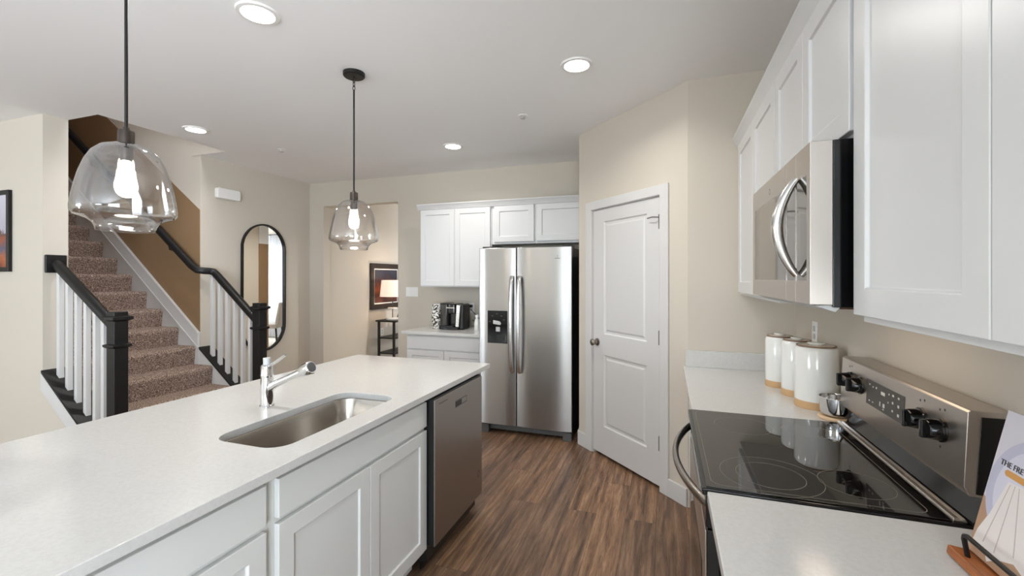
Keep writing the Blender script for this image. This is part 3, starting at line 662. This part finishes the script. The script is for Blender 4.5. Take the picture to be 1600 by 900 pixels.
obj('vent_lip', B().prism([(0.355, MZ0-0.002), (0.40, MZ0-0.018), (0.41, MZ0-0.006), (0.40, MZ0)], 'y', MY0+0.01, MY1-0.01), 'lightplastic', mw)

obj('task_lamp', box(0.46, 0.56, 1.40, 1.93, MZ0-0.0135, MZ0-0.0115), 'lightplastic', mw)
l = bpy.data.lights.new('task_light', 'AREA'); l.shape = 'RECTANGLE'; l.size = 0.10; l.size_y = 0.52; l.energy = 0.6; l.color = (1, 0.80, 0.60)
lo = bpy.data.objects.new('task_light', l); COL.objects.link(lo); lo.parent = mw; lo.location = (0.51-0.55, 0, -0.02)

# ------------------------------------------------------------------ back wall: cabinets, worktop, fridge
def wall_cab_back(label, x0, x1, z0, z1, zd0, xs, y=4.45):
    t = thing('wall_cabinet', label, 'cabinet', ((x0+x1)/2, 4.6, z0), group='wall cabinets on the back wall')
    obj('carcass', box(x0, x1, y, YB, z0, z1), 'cab', t, 0.001)
    for a, b in xs: shaker('cabinet_door', (a, y-0.02, zd0), (1, 0, 0), b-a, z1-0.018-zd0, 'cab', t, fw=0.06)
wall_cab_back('white tall two door wall cabinet left of the fridge', -2.635, -1.765, 1.374, 2.262, 1.386, ((-2.631, -2.206), (-2.203, -1.778)))
wall_cab_back('white short two door cabinet above the fridge', -1.762, -0.724, 1.835, 2.262, 1.858, ((-1.732, -1.288), (-1.262, -0.745)))
obj('crown_moulding', B().prism([(4.452, 2.245), (4.426, 2.245), (4.422, 2.258), (4.410, 2.272), (4.402, 2.292), (4.396, 2.296), (4.396, 2.306), (4.452, 2.306)], 'x', -2.665, -0.722), 'cab', None, sharp=60, label='white crown moulding above the fridge wall cabinets', cat='moulding', group='cabinet crown mouldings')
bb = thing('base_cabinet', 'white base cabinet under the coffee maker', 'cabinet', (-2.2, 4.45, 0))
obj('carcass', box(-2.625, -1.72, 4.14, YB-0.004, 0.10, CT-0.031), 'cab', bb, 0.001)
obj('toe_kick', box(-2.625, -1.72, 4.21, YB-0.016, 0, 0.10), 'cab', bb)
shaker('drawer_front', (-2.61, 4.12, 0.722), (1, 0, 0), 0.88, 0.138, 'cab', bb, slab=True)
for a in (-2.61, -2.168): shaker('cabinet_door', (a, 4.12, 0.125), (1, 0, 0), 0.438, 0.585, 'cab', bb)
obj('worktop', box(-2.66, -1.70, 4.085, YB, CT-0.03, CT), 'quartz', None, 0.003, label='white quartz worktop under the coffee maker', cat='worktop')

fr = thing('refrigerator', 'stainless side by side refrigerator with ice dispenser', 'refrigerator', (-1.237, 4.3, 0))
FYF = 3.911
obj('cabinet', box(-1.685, -0.79, 3.985, 4.69, 0.03, 1.752), 'blackplastic', fr, 0.004)
def fdoor(x0, x1):
    n = 10; pr = [(x0, 3.978)]
    for i in range(n+1):
        s = i/n; pr.append((x0+(x1-x0)*s, FYF+0.012*(2*s-1)**4+0.0))
    pr.append((x1, 3.978))
    return B().prism(pr, 'z', 0.088, 1.758)
ld = obj('freezer_door', fdoor(-1.687, -1.313), 'steel', fr, 0.004, sharp=50)
rd = obj('fridge_door', fdoor(-1.305, -0.787), 'steel', fr, 0.004, sharp=50)
for dd, x in ((ld, -1.345), (rd, -1.272)):
    hp = [(x, FYF-0.012-0.050*math.sin(PI*s)**0.45, 0.595+s*0.893) for s in [i/30 for i in range(31)]]
    obj('door_handle', B().sweep(hp, 0.012, 14, up=(0, 1, 0), flat=1.6), 'brightsteel', dd)
dp = obj('ice_dispenser', B().panel((-1.594, FYF-0.0015, 0.858), (1, 0, 0), (0, 0, 1), 0.2, 0.307, 0.02, [(0.008, 0.192, 0.008, 0.18)], ((0, 0), (0.002, -0.0010))), 'dispenser', ld)
obj('chute', B().prism([(-1.535, 1.075), (-1.47, 1.065), (-1.455, 1.045), (-1.465, 1.03), (-1.535, 1.04)], 'y', FYF-0.012, FYF+0.006), 'lightplastic', dp, 0.003)
obj('paddle', box(-1.51, -1.468, FYF-0.006, FYF+0.008, 0.968, 1.012), 'lightplastic', dp, 0.004)
obj('tray_grille', box(-1.50, -1.42, FYF-0.0025, FYF+0.0, 0.885, 0.935), 'blackplastic', dp, 0.001)
for u, v in ((-1.545, 1.115), (-1.50, 1.135), (-1.455, 1.115), (-1.43, 1.08), (-1.57, 1.06)): obj('button', box(u-0.009, u+0.009, FYF-0.003, FYF-0.001, v-0.003, v+0.003), 'greyplastic', dp)
obj('badge', B().ringloft([[(-0.925+r*1.5*math.cos(2*PI*j/24), FYF+0.0008, 1.672+r*math.sin(2*PI*j/24)) for j in range(24)] for r in (0.0085, 0.0105)], False, False), 'greyplastic', rd)
obj('badge_line', box(-0.955, -0.89, FYF+0.0004, FYF+0.003, 1.650, 1.655), 'greyplastic', rd)
obj('base_grille', box(-1.665, -0.81, 3.965, 3.985, 0.028, 0.083), 'greyplastic', fr, 0.003)
for x in (-1.672, -0.872): obj('foot_cover', box(x, x+0.08, 3.93, 4.0, 0.0, 0.078), 'greyplastic', fr, 0.004)
for x in (-1.66, -0.88): obj('hinge_cover', box(x, x+0.09, 3.94, 4.08, 1.753, 1.776), 'blackplastic', fr, 0.006)

# ------------------------------------------------------------------ ceiling lights, pendants, sprinklers
for i, (x, y, lb) in enumerate(((-1.84, 1.606, 'recessed ceiling light nearest the top left pendant'), (-0.495, 2.614, 'recessed ceiling light in front of the pantry door'), (-3.782, 2.691, 'recessed ceiling light near the stairs'), (-1.922, 3.837, 'recessed ceiling light in front of the fridge'), (-2.75, 6.1, 'recessed ceiling light of the room through the doorway'))):  # last entry is an added lamp out of view, lighting the far room
    t = thing('recessed_light', lb, 'ceiling light', (x, y, C), group='recessed ceiling lights')
    obj('trim_ring', B().lathe([(0.072, -0.001), (0.074, -0.010), (0.092, -0.008), (0.096, 0.0)], (x, y, C), 40), 'whiteplastic', t)
    obj('diffuser', B().lathe([(0.0, -0.006), (0.05, -0.006), (0.073, -0.004)], (x, y, C), 40), 'downlight', t)
    l = bpy.data.lights.new('downlight_beam', 'AREA'); l.shape = 'DISK'; l.size = 0.13; l.energy = 8 if y < 5 else 26; l.color = (1, 0.97, 0.93); l.spread = R(150)
    lo = bpy.data.objects.new('downlight_beam', l); COL.objects.link(lo); lo.parent = t; lo.location = (0, 0, -0.012)
for x, y, lb in ((-3.584, 3.398, 'white sprinkler head near the mirror wall'), (-1.049, 3.302, 'white sprinkler head near the pantry wall')):
    t = thing('sprinkler', lb, 'sprinkler', (x, y, C), group='ceiling sprinkler heads')
    obj('cover_ring', B().lathe([(0.016, 0.0), (0.016, -0.004), (0.036, -0.004), (0.040, 0.0)], (x, y, C), 28), 'whiteplastic', t)
    obj('deflector', B().lathe([(0.006, 0.0), (0.006, -0.018), (0.020, -0.020), (0.020, -0.022), (0.0, -0.024)], (x, y, C), 20), 'lightplastic', t)

def pendant(x, y, lb, zb=1.645):
    t = thing('pendant_light', lb, 'pendant light', (x, y, C), group='glass pendants over the island')
    obj('canopy', B().lathe([(0.0, -0.026), (0.058, -0.026), (0.064, -0.020), (0.065, 0.0), (0, 0)], (x, y, C), 36), 'blackmetal', t)
    zt = zb+0.305
    lk = B().sweep([(x, y, C-0.026), (x, y, C-0.034)], 0.006, 10); obj('hook', lk, 'blackmetal', t)
    for i in range(3):
        zc = C-0.046-i*0.024; a = i*PI/2
        pts = [(x+0.0075*math.cos(q)*math.cos(a), y+0.0075*math.cos(q)*math.sin(a), zc+0.016*math.sin(q)) for q in [2*PI*j/16 for j in range(16)]]
        obj('chain_link', B().sweep(pts, 0.0024, 6, closed=True), 'blackmetal', t)
    obj('rod', B().cyl((x, y, zt+0.05), (x, y, C-0.105), 0.0052, n=12), 'blackmetal', t)
    obj('socket', B().lathe([(0.0, 0.062), (0.008, 0.062), (0.010, 0.052), (0.022, 0.050), (0.024, 0.046), (0.024, 0.004), (0.030, 0.0), (0.030, -0.005), (0.0, -0.005)], (x, y, zt), 28), 'bronze', t)
    obj('lamp_holder', B().lathe([(0.0, -0.006), (0.020, -0.006), (0.021, -0.045), (0.016, -0.056), (0.0, -0.056)], (x, y, zt), 24), 'bronze', t)
    pr = [(0.026, 0.0), (0.046, -0.002), (0.072, -0.012), (0.094, -0.034), (0.111, -0.068), (0.124, -0.108), (0.134, -0.150), (0.142, -0.195), (0.1465, -0.228), (0.1455, -0.243), (0.138, -0.253), (0.122, -0.259), (0.104, -0.266), (0.092, -0.276), (0.085, -0.290), (0.081, -0.305)]
    gp = pr+[(r-0.003, z+(0.002 if z > -0.2 else 0.0)) for r, z in pr[::-1]]
    rings = [[Vector((x+r*math.cos(2*PI*j/56), y+r*math.sin(2*PI*j/56), zt+z)) for j in range(56)] for r, z in gp]
    obj('glass_shade', B().ringloft(rings, False, False), 'glass', t, sharp=180)
    obj('bulb', B().lathe([(0.012, -0.056), (0.013, -0.064), (0.019, -0.076), (0.0265, -0.094), (0.0275, -0.106), (0.023, -0.121), (0.012, -0.130), (0.0, -0.132)], (x, y, zt), 24), 'bulb', t)
    l = bpy.data.lights.new('bulb_light', 'POINT'); l.energy = 1.8; l.color = (1, 0.92, 0.82); l.shadow_soft_size = 0.035
    lo = bpy.data.objects.new('bulb_light', l); COL.objects.link(lo); lo.parent = t; lo.location = (0, 0, zt-0.165-C)
pendant(-1.80, 1.035, 'nearer clear glass pendant hanging in front of the stairs', 1.640)
pendant(-1.818, 2.271, 'farther clear glass pendant hanging in front of the doorway', 1.648)

# ------------------------------------------------------------------ mirror, wall boxes, pictures
mi = thing('wall_mirror_oval', 'tall black framed mirror with rounded ends on the beige wall', 'mirror', (XM, 4.03, 1.36))
mi.name = 'wall_mirror_frame'; WM[mi.name] = WM.pop('wall_mirror_oval', Matrix.Translation((XM, 4.03, 1.36)))
def stadium(hw, hh, n=20):
    return [(4.03+hw*math.cos(a), 1.36+(hh-hw)*(1 if a < PI else -1)+hw*math.sin(a)) for a in [PI*j/n for j in range(n+1)]+[PI+PI*j/n for j in range(n+1)]]
rg = [[(x, y, z) for y, z in stadium(hw, hw+0.45)] for x, hw in ((XM, 0.305), (XM+0.03, 0.305), (XM+0.03, 0.288), (XM+0.008, 0.286))]
obj('mirror_frame', B().ringloft(rg, False, False), 'black', mi, sharp=40)
obj('mirror_glass', B().ringloft([[(x, y, z) for y, z in stadium(0.287, 0.737)] for x in (XM+0.004, XM+0.009)]), 'mirror', mi)
ch = thing('door_chime', 'white rounded chime box high on the wall above the mirror', 'chime box', (XM, 3.555, 2.385))
obj('cover', B().prism(rrect(3.555, 2.385, 0.135, 0.056, 0.02), 'x', XM, XM+0.052), 'whiteplastic', ch, 0.008, seg=3)
obj('back_plate', B().prism(rrect(3.555, 2.385, 0.128, 0.050, 0.015), 'x', XM, XM+0.006), 'lightplastic', ch)

pf = thing('framed_picture', 'black framed abstract landscape at the left edge', 'picture', (-5.25, YP, 1.855), group='framed pictures')
x0, x1, z0, z1 = -5.62, -4.934, 1.525, 2.178
fb = B().panel((x0, YP-0.025, z0), (1, 0, 0), (0, 0, 1), x1-x0, z1-z0, 0.025, [(0.034, x1-x0-0.034, 0.034, z1-z0-0.034)], ((0, 0), (0.003, -0.012)))
obj('frame', fb, 'black', pf, 0.003)
obj('canvas', box(x0+0.036, x1-0.036, YP-0.0145, YP-0.0125, z0+0.036, z1-0.036), 'art1', pf)
pf = thing('framed_picture', 'dark framed sunset picture behind the table lamp', 'picture', (-4.35, 6.2, 1.35), group='framed pictures')
y0, y1, z0, z1 = 5.80, 6.62, 0.975, 1.705
obj('frame', B().panel((-4.315, y0, z0), (0, 1, 0), (0, 0, 1), y1-y0, z1-z0, 0.035, [(0.075, y1-y0-0.075, 0.075, z1-z0-0.075)], ((0, 0), (0.006, -0.014))), 'bronze', pf, 0.004)
mt = obj('mat_board', B().panel((-4.3285, y0+0.076, z0+0.076), (0, 1, 0), (0, 0, 1), y1-y0-0.152, z1-z0-0.152, 0.002, [(0.022, y1-y0-0.174, 0.022, z1-z0-0.174)], ((0, 0), (0.002, -0.0012))), 'stone', pf)
obj('print', box(-4.3290, -4.3282, y0+0.105, y1-0.105, z0+0.105, z1-0.105), 'art2', pf)

def plate(name, label, cat, O, U, w, h, kind, group=None):
    O, U = Vector(O), Vector(U); N = U.cross(Vector((0, 0, 1)))
    t = thing(name, label, cat, O, group=group)
    obj('cover_plate', B().panel(O-U*w/2-Vector((0, 0, h/2))+N*0.006, U, (0, 0, 1), w, h, 0.006), 'whiteplastic', t, 0.002)
    n = 3 if w > 0.13 else 1
    for i in range(n):
        c = O+U*((i-(n-1)/2)*0.046)+N*0.006
        if kind == 'switch': obj('rocker', B().panel(c-U*0.016-Vector((0, 0, 0.032))+N*0.003, U, (0, 0, 1), 0.032, 0.064, 0.0035), 'whiteplastic', t, 0.001)
        else:
            for dz_ in (-0.02, 0.02): obj('receptacle', B().panel(c-U*0.016+Vector((0, 0, dz_-0.014))+N*0.002, U, (0, 0, 1), 0.032, 0.028, 0.0025), 'lightplastic', t, 0.001)
    return t
plate('switch_plate', 'white triple switch plate left of the wall cabinet', 'switch', (-2.945, YB, 1.303), (1, 0, 0), 0.17, 0.115, 'switch')
plate('wall_outlet', 'white outlet plate behind the coffee maker', 'outlet', (-2.145, YB, 1.125), (1, 0, 0), 0.075, 0.115, 'outlet', 'wall outlets')
plate('wall_outlet', 'white outlet plate above the canisters on the right wall', 'outlet', (XR, 2.70, 1.19), (0, -1, 0), 0.075, 0.115, 'outlet', 'wall outlets')

# ------------------------------------------------------------------ things on the worktops
def canister(x, y, r, h, lb):
    t = thing('canister', lb, 'canister', (x, y, CT), group='white ceramic canisters')
    obj('clay_foot', B().lathe([(0.0, 0), (r-0.001, 0), (r, 0.003), (r, 0.032), (r-0.002, 0.034)], (x, y, CT), 48), 'clay', t)
    obj('jar', B().lathe([(r-0.001, 0.033), (r, 0.036), (r, h-0.02), (r-0.004, h-0.008), (r-0.010, h-0.003), (r-0.014, h-0.003)], (x, y, CT), 48), 'ceramic', t)
    ld = obj('lid', B().lathe([(0, h+0.003), (r-0.014, h+0.003), (r-0.010, h), (r-0.012, h-0.004)], (x, y, CT), 48), 'lid', t)
    obj('lid_edge', B().lathe([(r-0.0125, h+0.0035), (r-0.009, h+0.0035), (r-0.007, h-0.001), (r-0.0125, h-0.002)], (x, y, CT), 48), 'lidrim', ld)
    obj('lid_knob', B().lathe([(0, h+0.014), (r*0.38, h+0.014), (r*0.41, h+0.011), (r*0.34, h+0.005), (r*0.30, h+0.002)], (x, y, CT), 32), 'ceramic', ld)
canister(0.632, 2.285, 0.083, 0.268, 'large white canister with tan foot nearest the range')
canister(0.605, 2.475, 0.066, 0.266, 'middle white canister between the other two')
canister(0.572, 2.655, 0.068, 0.262, 'white canister farthest from the range')
bx_, by_ = 0.652, 2.110
obj('coaster', B().lathe([(0, 0), (0.058, 0), (0.061, 0.003), (0.061, 0.010), (0.058, 0.013), (0.0, 0.013)], (bx_, by_, CT), 40), 'cork', None, label='round pale wood coaster beside the range', cat='coaster')
bw = thing('steel_bowl', 'small shiny steel bowl on the wooden coaster', 'bowl', (bx_, by_, CT+0.013))
obj('bowl', B().lathe([(0, 0), (0.040, 0), (0.049, 0.006), (0.056, 0.025), (0.058, 0.072), (0.060, 0.073), (0.0595, 0.0745), (0.056, 0.074), (0.054, 0.03), (0.042, 0.008), (0, 0.004)], (bx_, by_, CT+0.013), 40), 'chrome', bw)
obj('rolled_rim', B().sweep([(bx_+0.059*math.cos(a), by_+0.059*math.sin(a), CT+0.0875) for a in [2*PI*j/40 for j in range(40)]], 0.0018, 8, closed=True), 'chrome', bw)

# cookbook on its stand: faces -x, leans towards +x
bs = thing('cookbook_stand', 'wooden cookbook stand with black wire front at lower right', 'book stand', (0.62, 0.99, CT))
obj('ledge', B().prism([(0.545, CT+0.004), (0.60, CT+0.001), (0.66, CT), (0.66, CT+0.014), (0.60, CT+0.016), (0.548, CT+0.022)], 'y', 0.84, 1.150), 'owood', bs, 0.003)
obj('back_rest', B().prism([(0.625, CT+0.01), (0.64, CT+0.01), (0.695, CT+0.26), (0.68, CT+0.26)], 'y', 0.87, 1.10), 'owood', bs, 0.003)
obj('wire_guard', B().sweep([(0.562, 1.112, CT+0.018), (0.556, 1.112, CT+0.055), (0.555, 1.108, CT+0.062), (0.555, 1.10, CT+0.065), (0.555, 0.88, CT+0.065), (0.556, 0.872, CT+0.055), (0.562, 0.87, CT+0.018)], 0.0045, 10), 'blackmetal', bs)
ck_ = thing('cookbook', 'cookbook with pale linen cover standing on the wooden stand', 'book', (0.59, 1.0, CT+0.018))
TL = math.atan2(0.055, 0.25); ez = Vector((math.sin(TL), 0, math.cos(TL))); eu = Vector((0, -1, 0)); en = eu.cross(ez)
BO = Vector((0.578, 1.143, CT+0.0235)); BW, BH = 0.235, 0.29
cov = M.setdefault('cover', mat('pale_cover', rgb(206, 203, 210), 0.45))
fc = obj('front_cover', B().panel(BO, eu, ez, BW, BH, 0.003), cov, ck_)
obj('pages', B().panel(BO-en*0.003+eu*0.002+ez*0.003, eu, ez, BW-0.004, BH-0.006, 0.024), 'paper', ck_)
obj('back_cover', B().panel(BO-en*0.027, eu, ez, BW, BH, 0.003), cov, ck_)
def flat(name, pts, m, d):
    b = B(); n = len(pts)
    b.ringloft([[BO+eu*u+ez*v+en*k for u, v in pts] for k in (0.0, d)])
    return obj(name, b, m, fc, smooth=False)
def cmat(n, *c): return M.setdefault(n, mat(n, rgb(*c), 0.5))
flat('table_print', [(0, 0), (BW, 0), (BW, 0.06), (0.12, 0.06), (0.03, 0.10), (0.0, 0.115)], cmat('tan_print', 172, 138, 112), 0.0002)
def disc(cu_, cv_, r, lo=0.002):
    return [(min(max(cu_+r*math.cos(a), lo), BW), max(cv_+r*math.sin(a), 0.012)) for a in [2*PI*j/60 for j in range(60)]]
flat('plate_rim_print', disc(0.108, 0.148, 0.108), cmat('plate_rim_print', 186, 184, 202), 0.0003)
flat('plate_print', disc(0.112, 0.146, 0.092), cmat('plate_inner_print', 208, 206, 219), 0.0004)
flat('napkin_print', [(0.049, 0.163), (0.085, 0.166), (0.14, 0.09), (0.17, 0.045), (0.15, 0.022), (0.11, 0.035), (0.078, 0.022), (0.052, 0.004), (0.038, 0.024), (0.004, 0.016), (0.010, 0.048), (0.028, 0.09)], cmat('napkin_print', 226, 218, 214), 0.0005)
for a, b in (((0.055, 0.160), (0.030, 0.032)), ((0.066, 0.162), (0.062, 0.028)), ((0.076, 0.162), (0.105, 0.045))):
    flat('napkin_fold', [(a[0], a[1]), (a[0]+0.0015, a[1]), (b[0]+0.0025, b[1]), (b[0], b[1])], cmat('fold_print', 190, 176, 172), 0.0007)
flat('spoon_print', [(0.035, 0.179), (0.040, 0.183), (0.19, 0.180), (0.19, 0.168), (0.040, 0.171), (0.036, 0.174)], cmat('spoon_print', 206, 150, 84), 0.0008)
text('title', 'THE FRE', 0.0155, 'darkmark', fc, BO+eu*0.019+ez*0.187+en*0.0010, eu, ez)

# back worktop: coffee maker, pod holder, bottle
cm = thing('coffee_maker', 'black single serve coffee maker with silver side', 'coffee maker', (-2.25, 4.45, CT))
obj('base', B().prism(rrect(-2.235, 4.46, 0.125, 0.12, 0.035), 'z', CT, CT+0.035), 'glossblack', cm, 0.004)
obj('water_tank', B().prism(rrect(-2.315, 4.47, 0.048, 0.085, 0.022), 'z', CT+0.035, CT+0.27), M.setdefault('tank', mat('smoked_tank', rgb(58, 56, 54), 0.08)), cm, 0.004)
obj('tank_lid', B().prism(rrect(-2.312, 4.47, 0.052, 0.088, 0.022), 'z', CT+0.27, CT+0.288), 'blackplastic', cm, 0.006)
obj('column', B().prism(rrect(-2.205, 4.50, 0.06, 0.075, 0.02), 'z', CT+0.035, CT+0.20), 'glossblack', cm, 0.003)
hd = obj('brew_head', B().prism(rrect(-2.205, 4.455, 0.062, 0.115, 0.04), 'z', CT+0.175, CT+0.285), 'glossblack', cm, 0.014, seg=3)
obj('chrome_band', B().prism([(-2.258, CT+0.235), (-2.152, CT+0.235), (-2.158, CT+0.247), (-2.252, CT+0.247)], 'y', 4.336, 4.346), 'chrome', hd)
obj('silver_side_panel', B().prism([(-2.155, CT+0.03), (-2.115, CT+0.03), (-2.095, CT+0.268), (-2.14, CT+0.275)], 'y', 4.352, 4.50), 'brightsteel', cm, 0.004)
obj('side_shell', B().prism([(-2.118, CT), (-2.07, CT+0.01), (-2.065, CT+0.27), (-2.098, CT+0.285)], 'y', 4.37, 4.55), 'blackplastic', cm, 0.01)
obj('drip_tray', B().prism(rrect(-2.235, 4.37, 0.07, 0.05, 0.02), 'z', CT+0.03, CT+0.045), 'blackplastic', cm, 0.003)
obj('power_cord', B().sweep([(-2.063, 4.60, CT+0.09), (-2.03, 4.66, CT+0.05), (-1.985, 4.60, CT+0.006), (-1.975, 4.66, CT+0.02), (-2.04, 4.735, CT+0.10), (-2.145, 4.735, CT+0.20)], 0.004, 8), 'blackplastic', cm)
obj('plug', box(-2.16, -2.125, 4.722, 4.754, 1.130, 1.160), 'blackplastic', cm, 0.004)
ph = thing('pod_holder', 'black and white patterned canister left of the coffee maker', 'canister', (-2.43, 4.44, CT))
obj('patterned_body', B().lathe([(0, 0), (0.052, 0), (0.054, 0.004), (0.054, 0.262), (0.050, 0.268), (0, 0.268)], (-2.43, 4.44, CT), 36), 'mosaic', ph)
obj('cap', B().lathe([(0.0, 0.276), (0.044, 0.275), (0.048, 0.268)], (-2.43, 4.44, CT), 36), 'lightplastic', ph)
bo = thing('white_bottle', 'small white bottle between the coffee maker and the fridge', 'bottle', (-1.925, 4.42, CT))
obj('bottle', B().lathe([(0, 0), (0.030, 0), (0.032, 0.004), (0.031, 0.075), (0.026, 0.11), (0.017, 0.125), (0.017, 0.140)], (-1.925, 4.42, CT), 28), 'ceramic', bo)
obj('stopper', B().lathe([(0.017, 0.140), (0.022, 0.142), (0.022, 0.165), (0.0, 0.168)], (-1.925, 4.42, CT), 24), 'whiteplastic', bo)

# ------------------------------------------------------------------ far room through the doorway
ct = thing('console_table', 'narrow black console table with shelves through the doorway', 'table', (-4.05, 6.3, 0))
TX0, TX1, TY0, TY1 = -4.235, -3.86, 5.79, 6.85
obj('tabletop', box(TX0, TX1, TY0, TY1, 0.795, 0.82), 'black', ct, 0.003)
for x in (TX0+0.045, TX1-0.06):
    for y in (TY0+0.03, TY1-0.03): obj('leg', box(x-0.016, x+0.016, y-0.016, y+0.016, 0, 0.795), 'black', ct, 0.002)
for z in (0.535, 0.30): obj('shelf', box(TX0+0.03, TX1-0.045, TY0+0.02, TY1-0.02, z, z+0.02), 'black', ct, 0.002)
la = thing('table_lamp', 'lit table lamp with cream shade on the black console table', 'lamp', (-4.08, 6.02, 0.82))
lx, ly = -4.08, 6.02
obj('base', B().lathe([(0, 0), (0.10, 0), (0.10, 0.02), (0.094, 0.026), (0.0, 0.026)], (lx, ly, 0.82), 32), 'stone', la)
obj('stem', B().cyl((lx, ly, 0.846), (lx, ly, 1.21), 0.007, n=10), 'bronze', la)
obj('stem_disc', B().lathe([(0, 0.165), (0.075, 0.165), (0.075, 0.185), (0, 0.185)], (lx, ly, 0.82), 28), 'stone', la)
obj('lamp_shade', B().lathe([(0.195, 0.36), (0.170, 0.618), (0.167, 0.618), (0.192, 0.36)], (lx, ly, 0.82), 40), 'shade', la)
obj('bulb', B().lathe([(0.008, 0.385), (0.028, 0.42), (0.028, 0.45), (0.0, 0.48)], (lx, ly, 0.82), 16), 'bulb', la)
l = bpy.data.lights.new('lamp_glow', 'POINT'); l.energy = 3; l.color = (1, 0.80, 0.6); l.shadow_soft_size = 0.05
lo = bpy.data.objects.new('lamp_glow', l); COL.objects.link(lo); lo.parent = la; lo.location = (0, 0, 0.55)
ea = thing('small_easel', 'small dark leaning photo frame beside the lamp', 'frame', (-4.02, 6.22, 0.82))
obj('frame', B().prism([(6.16, 0.82), (6.20, 0.82), (6.30, 1.03), (6.26, 1.03)], 'x', -4.10, -3.93), 'black', ea, 0.003)
obj('stand', B().sweep([(-4.02, 6.27, 1.0), (-4.02, 6.34, 0.825)], 0.006, 8), 'black', ea)
plate('wall_outlet', 'white outlet plate under the console table through the doorway', 'outlet', (-4.35, 6.12, 0.60), (0, 1, 0), 0.075, 0.115, 'outlet', 'wall outlets')

cu = B(); n = 60
for x0, x1 in ((-1.35, -0.55), (-0.53, 0.95)):
    k = int((x1-x0)*60)
    fr_ = [(x0+(x1-x0)*i/k, 8.36+0.035*math.sin(i*1.05)+0.01*math.sin(i*0.37)) for i in range(k+1)]
    b = B(); b.ringloft([[(x, y, z) for x, y in fr_]+[(x, y+0.004, z) for x, y in fr_[::-1]] for z in (0.03, 2.52)])
    obj('curtain', b, 'curtain', None, sharp=180, label='white sheer curtain on the %s side of the far dining window' % ('left' if x0 < -1 else 'right'), cat='curtain', group='dining room curtains')
rod = thing('curtain_rod', 'black curtain rod over the dining room window', 'curtain rod', (-0.2, 8.36, 2.53))
obj('pole', B().cyl((-1.45, 8.36, 2.535), (1.05, 8.36, 2.535), 0.011, n=12), 'blackmetal', rod)
for x in (-1.3, 0.9): obj('bracket', B().cyl((x, 8.36, 2.535), (x, 8.5, 2.535), 0.008, n=8), 'blackmetal', rod)
def chair(x, y, rz, lb):
    t = thing('dining_chair', lb, 'chair', (x, y, 0), rz, group='upholstered dining chairs')
    fabric = M.setdefault('fabric', mat('grey_chair_fabric', rgb(176, 170, 162), 0.9))
    obj('seat', B().prism(rrect(0, 0, 0.24, 0.23, 0.05), 'z', 0.40, 0.49), fabric, t, 0.015, local=True)
    obj('backrest', B().prism([(0.17, 0.47), (0.24, 0.47), (0.31, 0.95), (0.25, 0.95)], 'x', -0.23, 0.23), fabric, t, 0.02, local=True)
    for sx, sy in ((1, 1), (1, -1), (-1, 1), (-1, -1)):
        obj('leg', B().sweep([(sx*0.2, sy*0.19, 0.40), (sx*0.215, sy*0.215, 0)], [0.02, 0.015], 8), 'black', t, local=True)
    obj('stretcher', B().cyl((-0.205, 0.2, 0.18), (0.205, 0.2, 0.18), 0.010, n=8), 'black', t, local=True)
chair(-0.95, 7.35, R(60), 'grey dining chair with dark legs reflected in the tall mirror')
